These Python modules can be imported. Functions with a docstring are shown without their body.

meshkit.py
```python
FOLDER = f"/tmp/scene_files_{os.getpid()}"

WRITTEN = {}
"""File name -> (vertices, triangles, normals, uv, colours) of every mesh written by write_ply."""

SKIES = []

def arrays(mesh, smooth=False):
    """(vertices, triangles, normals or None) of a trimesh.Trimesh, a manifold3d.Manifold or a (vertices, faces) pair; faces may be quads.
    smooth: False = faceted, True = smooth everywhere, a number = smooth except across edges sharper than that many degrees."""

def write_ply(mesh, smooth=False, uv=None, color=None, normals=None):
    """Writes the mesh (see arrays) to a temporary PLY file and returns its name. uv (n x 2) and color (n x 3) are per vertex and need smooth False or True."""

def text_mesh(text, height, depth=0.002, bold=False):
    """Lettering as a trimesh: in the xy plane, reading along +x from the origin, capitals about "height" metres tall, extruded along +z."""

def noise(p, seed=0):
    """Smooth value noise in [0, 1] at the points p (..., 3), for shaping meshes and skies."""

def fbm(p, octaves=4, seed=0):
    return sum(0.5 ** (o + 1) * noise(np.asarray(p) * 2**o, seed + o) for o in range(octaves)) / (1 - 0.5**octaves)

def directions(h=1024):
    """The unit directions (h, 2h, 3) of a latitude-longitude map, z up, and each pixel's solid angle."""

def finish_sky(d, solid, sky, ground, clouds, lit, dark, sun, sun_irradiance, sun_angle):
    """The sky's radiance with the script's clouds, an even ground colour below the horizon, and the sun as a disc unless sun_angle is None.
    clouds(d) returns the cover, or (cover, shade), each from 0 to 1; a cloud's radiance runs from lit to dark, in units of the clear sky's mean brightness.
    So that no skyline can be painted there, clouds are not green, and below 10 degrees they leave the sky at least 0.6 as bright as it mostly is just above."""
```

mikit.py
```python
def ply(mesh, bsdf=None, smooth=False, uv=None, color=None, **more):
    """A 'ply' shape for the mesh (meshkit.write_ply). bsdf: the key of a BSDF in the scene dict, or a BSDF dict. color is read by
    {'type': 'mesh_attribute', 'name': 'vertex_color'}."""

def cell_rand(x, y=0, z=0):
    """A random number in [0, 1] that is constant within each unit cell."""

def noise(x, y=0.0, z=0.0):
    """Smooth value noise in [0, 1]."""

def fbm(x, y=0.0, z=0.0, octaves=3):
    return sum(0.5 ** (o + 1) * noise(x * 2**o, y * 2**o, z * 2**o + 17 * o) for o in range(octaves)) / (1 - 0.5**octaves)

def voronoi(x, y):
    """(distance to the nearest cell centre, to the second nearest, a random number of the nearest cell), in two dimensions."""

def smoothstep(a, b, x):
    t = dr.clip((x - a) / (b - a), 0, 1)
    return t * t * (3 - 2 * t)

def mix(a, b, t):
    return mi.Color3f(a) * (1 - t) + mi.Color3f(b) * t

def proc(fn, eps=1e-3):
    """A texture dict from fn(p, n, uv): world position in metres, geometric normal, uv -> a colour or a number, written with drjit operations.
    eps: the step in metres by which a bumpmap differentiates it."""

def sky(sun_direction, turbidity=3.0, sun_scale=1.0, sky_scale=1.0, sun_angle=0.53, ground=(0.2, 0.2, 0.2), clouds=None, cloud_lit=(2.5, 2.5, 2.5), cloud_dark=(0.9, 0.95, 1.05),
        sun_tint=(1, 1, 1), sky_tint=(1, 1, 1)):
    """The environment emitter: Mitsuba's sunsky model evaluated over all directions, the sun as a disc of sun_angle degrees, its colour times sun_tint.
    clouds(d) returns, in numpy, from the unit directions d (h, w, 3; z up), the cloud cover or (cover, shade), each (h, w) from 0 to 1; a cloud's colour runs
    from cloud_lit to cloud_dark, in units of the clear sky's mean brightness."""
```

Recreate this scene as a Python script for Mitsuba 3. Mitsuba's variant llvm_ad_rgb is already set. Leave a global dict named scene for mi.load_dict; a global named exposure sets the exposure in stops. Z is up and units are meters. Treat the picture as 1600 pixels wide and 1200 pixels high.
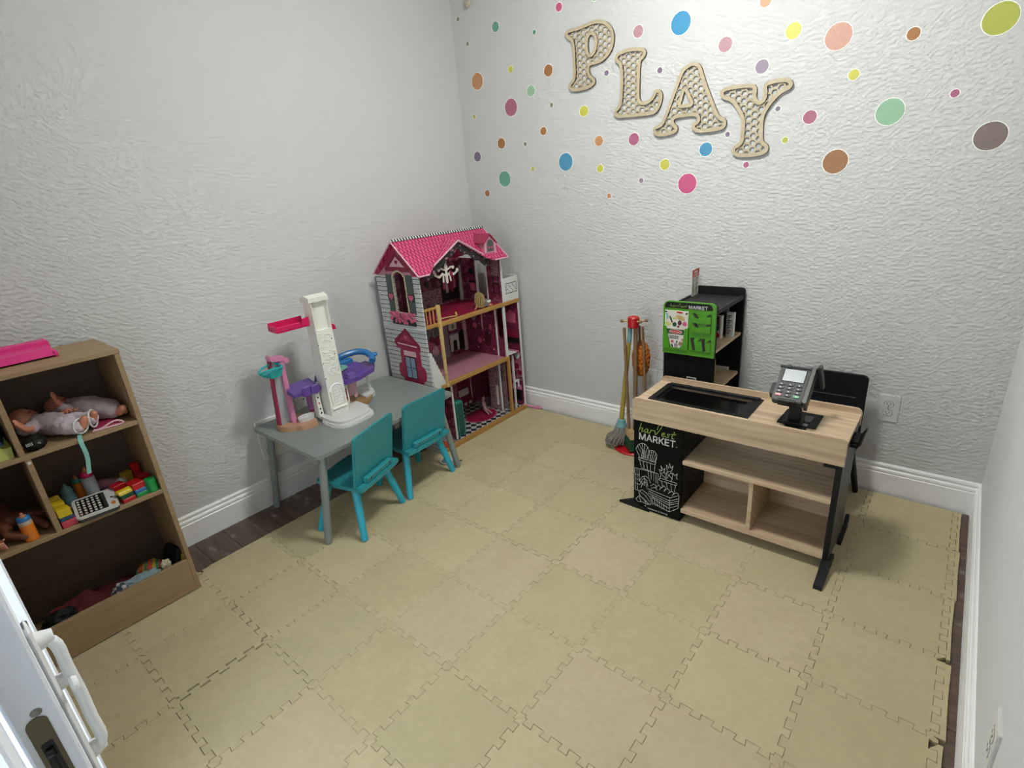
import math, random
import numpy as np, trimesh, manifold3d as m3, mitsuba as mi, drjit as dr, mikit, meshkit
from mikit import proc, noise, fbm, voronoi, cell_rand, smoothstep, mix
from shapely.geometry import Polygon, Point, LineString, MultiPolygon, box as sbox
from shapely.ops import unary_union
from shapely import affinity
T = mi.ScalarTransform4f
random.seed(7); rng = np.random.default_rng(7)

# ------------------------------------------------------------------ camera, daylight, lamp, exposure
EYE = np.array([1.3787, -1.3972, 1.4409])
RIGHT, UP, DIR = np.array([0.767, 0.637, -0.077]), np.array([-0.168, 0.316, 0.934]), np.array([-0.619, 0.703, -0.349])
scene = {'type': 'scene'}
labels = {}
scene['camera'] = {'type': 'perspective', 'fov': 88.136, 'fov_axis': 'x', 'near_clip': 0.02, 'far_clip': 100.0,
    'to_world': T().look_at(origin=EYE.tolist(), target=(EYE + DIR).tolist(), up=UP.tolist())}
exposure = -0.1
DAY = (4.4, 4.9, 5.4)            # overcast daylight outside the sliding door
LX, LY, LAMP = 0.44, 0.16, (101.0, 103.0, 98.0)      # flush ceiling lamp
scene['daylight'] = {'type': 'constant', 'radiance': {'type': 'rgb', 'value': list(DAY)}}

# ------------------------------------------------------------------ helpers
def lin(h):
    h = h.lstrip('#'); c = np.array([int(h[i:i + 2], 16) for i in (0, 2, 4)]) / 255
    return [float(x) for x in np.where(c <= 0.04045, c / 12.92, ((c + 0.055) / 1.055) ** 2.4)]

def rgb(c): return {'type': 'rgb', 'value': list(c)}

ALBEDO = 0.66   # all paints are given for white = 1; this is the reflectance of that white
def mat(name, color, rough=0.5, spec=0.5, metal=0.0, bump=None, bump_scale=1.0, **kw):
    base = color if isinstance(color, dict) else rgb([v * ALBEDO for v in (lin(color) if isinstance(color, str) else color)])
    b = {'type': 'principled', 'base_color': base, 'roughness': rough, 'specular': spec, 'metallic': metal, **kw}
    if bump is not None:
        b = {'type': 'bumpmap', 'tex': bump, 'scale': bump_scale, 'nested': b}
    scene[name] = {'type': 'twosided', 'nested': b}
    return name

def numbered(key):
    if key not in scene and key not in labels: return key
    n = 1
    while f'{key}_{n:03d}' in scene or f'{key}_{n:03d}' in labels: n += 1
    return f'{key}_{n:03d}'

def obj(name, mesh, m, parent=None, label=None, cat=None, group=None, kind=None, smooth=30):
    key = numbered((parent + '__' if parent else '') + name)
    scene[key] = mesh if isinstance(mesh, dict) else mikit.ply(mesh, m, smooth=smooth)
    d = {}
    if label: d['label'] = label
    if cat: d['category'] = cat
    if group: d['group'] = group
    if kind: d['kind'] = kind
    if d: labels[key] = d
    return key

def thing(name, label, cat, group=None, kind=None):
    key = numbered(name); labels[key] = {'label': label, 'category': cat}
    if group: labels[key]['group'] = group
    if kind: labels[key]['kind'] = kind
    return key

def cat_(*ms): return trimesh.util.concatenate([m for m in ms if m is not None])

def bx(x0, x1, y0, y1, z0, z1, b=0.0):
    """Box, edges chamfered by b."""
    if b <= 0:
        m = trimesh.creation.box(extents=(x1 - x0, y1 - y0, z1 - z0)); m.apply_translation([(x0 + x1) / 2, (y0 + y1) / 2, (z0 + z1) / 2]); return m
    b = min(b, (x1 - x0) / 2.01, (y1 - y0) / 2.01, (z1 - z0) / 2.01)
    pts = []
    for sx in (0, 1):
        for sy in (0, 1):
            for sz in (0, 1):
                c = np.array([(x0, x1)[sx], (y0, y1)[sy], (z0, z1)[sz]]); s = np.array([1 - 2 * sx, 1 - 2 * sy, 1 - 2 * sz]) * b
                for k in range(3):
                    o = s.copy(); o[k] = 0; pts.append(c + o)
    return trimesh.convex.convex_hull(np.array(pts))

def hullpts(pts): return trimesh.convex.convex_hull(np.array(pts, float))

def rod(a, b, r0, r1=None, n=16, rnd=0.0):
    """Tapered round rod from a to b, with rounded-off ends by rnd."""
    r1 = r0 if r1 is None else r1
    a, b = np.array(a, float), np.array(b, float); L = np.linalg.norm(b - a); d = (b - a) / L
    prof = [(0, 0), (r0 - rnd, 0), (r0, rnd), (r1, L - rnd), (r1 - rnd, L), (0, L)] if rnd else [(0, 0), (r0, 0), (r1, L), (0, L)]
    m = trimesh.creation.revolve(np.array(prof), sections=n)
    m.apply_transform(trimesh.geometry.align_vectors([0, 0, 1], d)); m.apply_translation(a); return m

def lathe(prof, at=(0, 0, 0), n=24, axis=None):
    m = trimesh.creation.revolve(np.array(prof, float), sections=n)
    if axis is not None: m.apply_transform(trimesh.geometry.align_vectors([0, 0, 1], np.array(axis, float) / np.linalg.norm(axis)))
    m.apply_translation(at); return m

def tube(path, r, n=8):
    path = np.array(path, float); k = len(path)
    rr = np.full(k, r) if np.isscalar(r) else np.array(r)
    tan = np.gradient(path, axis=0); tan /= np.linalg.norm(tan, axis=1)[:, None]
    u = np.cross(tan[0], [0.3, 0.5, 0.81]); u /= np.linalg.norm(u); V = []
    for i in range(k):
        u = u - tan[i] * (u @ tan[i]); u /= np.linalg.norm(u); w = np.cross(tan[i], u)
        t = np.arange(n) * 2 * np.pi / n
        V.append(path[i] + rr[i] * (np.cos(t)[:, None] * u + np.sin(t)[:, None] * w))
    V = np.vstack(V); F = []
    for i in range(k - 1):
        for j in range(n):
            a, b = i * n + j, i * n + (j + 1) % n
            F += [[a, b, b + n], [a, b + n, a + n]]
    V = np.vstack([V, path[0], path[-1]]); c0, c1 = len(V) - 2, len(V) - 1
    for j in range(n):
        F += [[c0, (j + 1) % n, j], [c1, (k - 1) * n + j, (k - 1) * n + (j + 1) % n]]
    return trimesh.Trimesh(V, F, process=False)

def spline(pts, n=24):
    from scipy.interpolate import CubicSpline
    pts = np.array(pts, float); t = np.r_[0, np.cumsum(np.linalg.norm(np.diff(pts, axis=0), axis=1))]
    return CubicSpline(t, pts)(np.linspace(0, t[-1], n))

def prism(poly, axis, a0, a1):
    """A shapely polygon in the two other coordinates (in x, y, z order), extruded along axis from a0 to a1."""
    out = []
    for g in (poly.geoms if hasattr(poly, 'geoms') else [poly]):
        if g.is_empty or g.area < 1e-9: continue
        m = trimesh.creation.extrude_polygon(g, a1 - a0, engine='earcut')
        v = m.vertices.copy()
        if axis == 'z': v = v + [0, 0, a0]; f = m.faces
        elif axis == 'y': v = np.c_[v[:, 0], v[:, 2] + a0, v[:, 1]]; f = m.faces[:, ::-1]
        else: v = np.c_[v[:, 2] + a0, v[:, 0], v[:, 1]]; f = m.faces
        out.append(trimesh.Trimesh(v, f, process=False))
    return trimesh.util.concatenate(out)

def rrect(x0, x1, y0, y1, r, n=6): return sbox(x0 + r, y0 + r, x1 - r, y1 - r).buffer(r, quad_segs=n)

def smoothpoly(pts, k=2):
    """Chaikin corner cutting of a closed outline."""
    p = np.array(pts, float)
    for _ in range(k):
        q = np.roll(p, -1, 0); p = np.stack([.75 * p + .25 * q, .25 * p + .75 * q], 1).reshape(-1, 2)
    return p

def capsule_union(chains, refine=0.005, smooth=6, segs=14):
    """Each chain is a list of (x, y, z, r): hulls of consecutive spheres, all joined into one smooth surface."""
    parts = []
    for ch in chains:
        sp = [m3.Manifold.sphere(r, segs).translate((x, y, z)) for x, y, z, r in ch]
        if len(sp) == 1: parts.append(sp[0])
        for a, b in zip(sp[:-1], sp[1:]): parts.append(m3.Manifold.batch_hull([a, b]))
    u = m3.Manifold.batch_boolean(parts, m3.OpType.Add)
    if refine: u = u.refine_to_length(refine)
    me = u.to_mesh(); t = trimesh.Trimesh(me.vert_properties[:, :3], me.tri_verts, process=True)
    if smooth: trimesh.smoothing.filter_taubin(t, iterations=smooth)
    return t

def lump(c, r, seed=0, amp=0.25, freq=3.0, sub=3):
    m = trimesh.creation.icosphere(subdivisions=sub); v = m.vertices
    k = 1 + amp * (meshkit.fbm(v * freq + seed * 7.3, 3, seed) - .5) * 2
    m.vertices = v * k[:, None] * np.array(r) + np.array(c); return m

def move(m, M):
    m = m.copy(); m.apply_transform(M); return m

def frame_T(o, x, y, z):
    M = np.eye(4); M[:3, 0], M[:3, 1], M[:3, 2], M[:3, 3] = x, y, z, o; return M

def rotz(a, o=(0, 0, 0)):
    M = np.eye(4); c, s = math.cos(a), math.sin(a); M[:2, :2] = [[c, -s], [s, c]]; M[:3, 3] = o; return M

def text3(s, h, depth, bold=False, slant=0.0, wide=1.0):
    """Lettering: reads along +x, rises along +z, faces -y (its face at y = 0)."""
    m = meshkit.text_mesh(s, h, depth, bold); v = m.vertices
    m2 = trimesh.Trimesh(np.c_[v[:, 0] * wide + slant * v[:, 1], -v[:, 2], v[:, 1]], m.faces, process=False); return m2

def text_len(m): return m.bounds[1][0] - m.bounds[0][0]

# ------------------------------------------------------------------ materials
def wallbump(p, n, uv): return smoothstep(0.35, 0.75, noise(p.x * 120, p.y * 120, p.z * 120)) + 0.5 * noise(p.x * 260, p.y * 260, p.z * 260)
mat('paint_wall', (0.76, 0.76, 0.745), 0.62, 0.3, bump=proc(wallbump, 8e-4), bump_scale=0.0016)
mat('paint_ceiling', (0.76, 0.75, 0.73), 0.8)
mat('paint_trim', (1.14, 1.14, 1.13), 0.35)
def foamcol(a, b):
    def f(p, n, uv):
        t = 0.65 * fbm(p.x * 9, p.y * 9, 1.7, 3) + 0.35 * noise(p.x * 70, p.y * 70)
        return mix(a, b, smoothstep(0.3, 0.7, t))
    return f
def foambump(p, n, uv):
    return dr.sin(p.x * 1250) * 0.5 + 0.5 * dr.sin(p.y * 700 + 2.0 * dr.sin(p.x * 620)) * 0.4 + 1.4 * noise(p.x * 60, p.y * 60, 3)
fb = proc(foambump, 4e-4)
mat('foam_a', proc(foamcol((0.380, 0.318, 0.189), (0.410, 0.346, 0.210))), 0.75, 0.25, bump=fb, bump_scale=0.00022)
mat('foam_b', proc(foamcol((0.367, 0.316, 0.187), (0.392, 0.338, 0.200))), 0.75, 0.25, bump=fb, bump_scale=0.00022)
mat('foam_c', proc(foamcol((0.392, 0.324, 0.206), (0.417, 0.349, 0.225))), 0.75, 0.25, bump=fb, bump_scale=0.00022)
mat('foam_d', proc(foamcol((0.400, 0.339, 0.202), (0.426, 0.362, 0.221))), 0.75, 0.25, bump=fb, bump_scale=0.00022)
def plankcol(p, n, uv):
    g = fbm(p.x * 5, p.y * 60, 2.0, 3); w = fbm(p.x * 14 + 3, p.y * 30, 7.0, 3)
    c = mix((0.046, 0.028, 0.019), (0.108, 0.068, 0.046), g)
    return mix(c, (0.2, 0.17, 0.14), 0.5 * smoothstep(0.62, 0.85, w))
mat('plank_wood', proc(plankcol), 0.5)
def oakcol(p, n, uv):
    s = p.y * 3 + p.x * 3
    g = fbm(s, p.z * 70 + p.x * 20, p.x * 45, 3)
    return mix((0.2052, 0.1332, 0.0684), (0.2880, 0.1980, 0.1116), g)
mat('oak', proc(oakcol), 0.5)
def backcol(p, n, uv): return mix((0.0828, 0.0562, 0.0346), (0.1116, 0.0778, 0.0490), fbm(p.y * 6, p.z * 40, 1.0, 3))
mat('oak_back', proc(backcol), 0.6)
def ashcol(p, n, uv):
    q = p.z * 1.0 + p.y * 1.0
    w = q + 0.006 * noise(p.x * 5, q * 9) + 0.01 * noise(p.x * 2.1, q * 4, 3)
    g = 0.5 + 0.5 * dr.sin(w * 190 + 3 * noise(p.x * 2, q * 12, 5)); f = fbm(p.x * 7, q * 110, 4.0, 3)
    c = mix((0.3528, 0.2425, 0.1455), (0.5291, 0.4057, 0.2734), 0.25 * g + 0.75 * f)
    return mix(c, (0.265, 0.17, 0.098), 0.55 * smoothstep(0.62, 0.8, noise(p.x * 3, q * 22, 9)))
mat('ash', proc(ashcol), 0.45)
mat('black', '#121212', 0.5, 0.25); mat('black_matte', '#161715', 0.65, 0.25); mat('black_gloss', '#070709', 0.2, 0.35)
mat('navy_black', '#0b0c16', 0.45, 0.25)
mat('black_board', '#0d0e0b', 0.8, 0.12)
mat('charcoal', '#3a3b39', 0.45)
mat('grey_paint', '#8b938f', 0.32)
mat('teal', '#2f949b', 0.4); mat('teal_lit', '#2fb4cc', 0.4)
mat('white', (0.78, 0.78, 0.75), 0.4); mat('white_gloss', (1.08, 1.10, 1.12), 0.3); mat('cream', '#d8cfae', 0.45)
mat('vinyl', (1.0, 1.05, 1.12), 0.65, 0.2)
mat('steel', '#9a9890', 0.35, metal=0.9); mat('brass', '#7d7660', 0.3, metal=0.9); mat('steel_dark', '#3c3b38', 0.4, metal=0.8)
mat('hot_pink', '#e0175f', 0.4); mat('pink', '#e58fb5', 0.4); mat('pale_pink', '#e9b9c3', 0.6); mat('magenta', '#b01a4f', 0.5)
mat('crimson', '#8e1538', 0.55); mat('dark_crimson', '#4f0d20', 0.6); mat('rose', '#d4607f', 0.6); mat('raspberry', '#a8284f', 0.5)
mat('purple', '#6b4a9e', 0.4); mat('blue', '#2f78b8', 0.35); mat('aqua', '#2ab8b8', 0.35); mat('tan', '#c89b7c', 0.5); mat('pine', '#b98a45', 0.45)
mat('pale_pine', '#d0b074', 0.45)
mat('lime', '#4f9814', 0.4, 0.35); mat('lime_dark', '#3f8210', 0.4); mat('leaf_green', '#7f9a3c', 0.6)
mat('red', '#c51b20', 0.35); mat('dark_green', '#0d4a2c', 0.6); mat('green', '#119a48', 0.4); mat('yellow', '#e2c21b', 0.4); mat('gold_yellow', '#b9992a', 0.5); mat('orange', '#e07a20', 0.7); mat('fluff_orange', '#dd7a1d', 0.95)
mat('birch', '#c9a878', 0.5); mat('birch_dark', '#8f6f4c', 0.5); mat('mint', '#8ccac0', 0.45); mat('mop_grey', '#8f8a80', 0.95); mat('skin', '#d18a70', 0.5); mat('skin_brown', '#7c4a36', 0.5)
mat('lcd', '#a9b2b6', 0.35); mat('key_dark', '#232628', 0.5)
mat('pajama', '#b6a5a8', 0.85); mat('pajama_pale', '#d9cbd3', 0.85); mat('book_paper', '#e0dccf', 0.7)
mat('shutter', '#4f5a55', 0.5); mat('window_blue', '#8fa3b8', 0.3); mat('chalk', '#c9c9c4', 0.8)
def letter_wood(p, n, uv): return dr.select(dr.abs(n.y) > 0.5, mix((.36, .30, .20), (.43, .36, .245), fbm(p.x * 30, p.z * 9, 1.0, 2)), mi.Color3f(.07, .045, .025))
mat('ply_letter', proc(letter_wood), 0.6)     # laser cut: the cut edges are burnt brown
mat('screw', '#2b2b28', 0.4)
scene['pane_glass'] = {'type': 'thindielectric'}
scene['clear_plastic'] = {'type': 'thindielectric', 'int_ior': 1.45}
LETTERS = {
    'P': ([(-0.387, 2.147), (-0.376, 2.159), (-0.344, 2.161), (-0.306, 2.160), (-0.262, 2.164), (-0.219, 2.168), (-0.189, 2.166), (-0.153, 2.154), (-0.125, 2.132), (-0.107, 2.104), (-0.102, 2.072), (-0.108, 2.038), (-0.126, 2.010), (-0.156, 1.988), (-0.193, 1.979), (-0.230, 1.979), (-0.246, 1.977), (-0.248, 1.958), (-0.241, 1.938), (-0.225, 1.926), (-0.212, 1.912), (-0.214, 1.895), (-0.230, 1.884), (-0.259, 1.876), (-0.297, 1.875), (-0.337, 1.876), (-0.363, 1.885), (-0.376, 1.902), (-0.373, 1.919), (-0.354, 1.930), (-0.344, 1.941), (-0.342, 1.975), (-0.343, 2.023), (-0.344, 2.070), (-0.349, 2.104), (-0.359, 2.113), (-0.378, 2.124)], [(-0.228, 2.112), (-0.213, 2.095), (-0.210, 2.067), (-0.219, 2.042), (-0.235, 2.028), (-0.247, 2.033), (-0.252, 2.052), (-0.251, 2.084), (-0.245, 2.106)]),
    'L': ([(-0.103, 1.983), (-0.091, 2.003), (-0.068, 2.010), (-0.028, 2.014), (0.011, 2.010), (0.044, 2.004), (0.063, 1.989), (0.066, 1.974), (0.055, 1.958), (0.039, 1.950), (0.036, 1.935), (0.033, 1.887), (0.032, 1.837), (0.032, 1.792), (0.041, 1.776), (0.063, 1.773), (0.085, 1.779), (0.101, 1.795), (0.109, 1.812), (0.122, 1.819), (0.141, 1.811), (0.152, 1.792), (0.150, 1.765), (0.140, 1.739), (0.124, 1.719), (0.103, 1.710), (0.058, 1.711), (0.001, 1.714), (-0.046, 1.717), (-0.082, 1.719), (-0.103, 1.730), (-0.110, 1.746), (-0.105, 1.759), (-0.087, 1.771), (-0.078, 1.784), (-0.072, 1.835), (-0.070, 1.881), (-0.071, 1.927), (-0.077, 1.953), (-0.094, 1.966)], None),
    'A': ([(0.271, 1.894), (0.294, 1.900), (0.317, 1.890), (0.332, 1.874), (0.342, 1.845), (0.362, 1.794), (0.383, 1.747), (0.403, 1.704), (0.418, 1.672), (0.430, 1.659), (0.448, 1.652), (0.457, 1.637), (0.455, 1.617), (0.440, 1.605), (0.409, 1.602), (0.368, 1.602), (0.331, 1.604), (0.309, 1.614), (0.296, 1.630), (0.298, 1.645), (0.314, 1.653), (0.323, 1.658), (0.318, 1.673), (0.304, 1.679), (0.271, 1.679), (0.232, 1.680), (0.215, 1.678), (0.208, 1.669), (0.215, 1.656), (0.229, 1.645), (0.231, 1.627), (0.219, 1.616), (0.190, 1.610), (0.154, 1.609), (0.128, 1.612), (0.110, 1.624), (0.103, 1.642), (0.109, 1.657), (0.127, 1.662), (0.145, 1.666), (0.155, 1.684), (0.172, 1.720), (0.190, 1.764), (0.208, 1.806), (0.226, 1.848), (0.239, 1.874), (0.253, 1.887)], [(0.258, 1.788), (0.288, 1.732), (0.242, 1.735)]),
    'Y': ([(0.420, 1.746), (0.422, 1.763), (0.434, 1.771), (0.464, 1.776), (0.502, 1.775), (0.539, 1.772), (0.562, 1.768), (0.574, 1.756), (0.577, 1.739), (0.574, 1.722), (0.583, 1.702), (0.594, 1.697), (0.605, 1.710), (0.605, 1.729), (0.601, 1.745), (0.604, 1.761), (0.619, 1.769), (0.650, 1.772), (0.685, 1.770), (0.704, 1.764), (0.717, 1.748), (0.716, 1.734), (0.704, 1.723), (0.682, 1.717), (0.660, 1.702), (0.635, 1.674), (0.618, 1.648), (0.612, 1.618), (0.614, 1.579), (0.616, 1.547), (0.624, 1.534), (0.638, 1.525), (0.644, 1.506), (0.635, 1.489), (0.611, 1.482), (0.574, 1.480), (0.535, 1.482), (0.505, 1.488), (0.488, 1.503), (0.486, 1.520), (0.495, 1.533), (0.512, 1.540), (0.522, 1.549), (0.522, 1.581), (0.523, 1.621), (0.517, 1.645), (0.500, 1.675), (0.477, 1.706), (0.459, 1.720), (0.435, 1.726)], None),
}
DOTS = [
    (-1.136, 2.378, 0.0108, 'grey'),
    (-0.855, 2.279, 0.0253, 'teal'),
    (-0.589, 2.198, 0.0101, 'green'),
    (-1.078, 2.242, 0.0118, 'sage'),
    (-0.425, 2.273, 0.0190, 'pink'),
    (-0.215, 2.266, 0.0168, 'mint'),
    (-0.768, 2.056, 0.0170, 'yellow'),
    (-1.028, 2.039, 0.0443, 'orange'),
    (-0.509, 2.005, 0.0282, 'brown'),
    (-0.634, 1.927, 0.0280, 'mint'),
    (-0.155, 1.932, 0.0126, 'purple'),
    (-0.784, 1.866, 0.0452, 'mauve'),
    (-1.080, 1.857, 0.0118, 'lime'),
    (-0.562, 1.716, 0.0207, 'brown'),
    (-0.498, 1.838, 0.0108, 'grey'),
    (-0.293, 1.780, 0.0255, 'yellow'),
    (-0.878, 1.686, 0.0287, 'brown'),
    (-0.697, 1.663, 0.0118, 'grey'),
    (-1.083, 1.631, 0.0282, 'purple'),
    (-0.420, 1.544, 0.0454, 'blue'),
    (-0.652, 1.527, 0.0110, 'lime'),
    (-0.206, 1.628, 0.0245, 'orange'),
    (-0.873, 1.486, 0.0451, 'teal'),
    (-1.027, 1.411, 0.0191, 'brown'),
    (-0.201, 1.493, 0.0190, 'yellow'),
    (-0.149, 1.352, 0.0122, 'orange'),
    (0.017, 2.074, 0.0253, 'rose'),
    (0.225, 2.062, 0.0454, 'blue'),
    (0.428, 1.939, 0.0289, 'rose'),
    (0.586, 1.828, 0.0262, 'lilac'),
    (0.581, 2.062, 0.0222, 'orange'),
    (0.696, 1.934, 0.0291, 'yellow'),
    (0.129, 1.894, 0.0127, 'purple'),
    (-0.004, 1.614, 0.0279, 'magenta'),
    (0.364, 1.531, 0.0295, 'blue'),
    (0.460, 1.584, 0.0106, 'purple'),
    (0.663, 1.659, 0.0098, 'purple'),
    (0.789, 1.611, 0.0252, 'mauve'),
    (0.703, 1.534, 0.0118, 'lime'),
    (0.164, 1.482, 0.0241, 'yellow'),
    (0.038, 1.417, 0.0122, 'lilac'),
    (0.281, 1.387, 0.0452, 'pink'),
    (0.550, 1.449, 0.0126, 'magenta'),
    (0.901, 1.432, 0.0452, 'brown'),
    (0.859, 1.881, 0.0460, 'salmon'),
    (1.098, 1.840, 0.0203, 'brown'),
    (1.332, 1.835, 0.0470, 'lime'),
    (0.927, 1.740, 0.0183, 'yellow'),
    (1.063, 1.593, 0.0455, 'green'),
    (1.249, 1.627, 0.0129, 'magenta'),
    (1.371, 1.475, 0.0459, 'taupe'),
]
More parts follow.
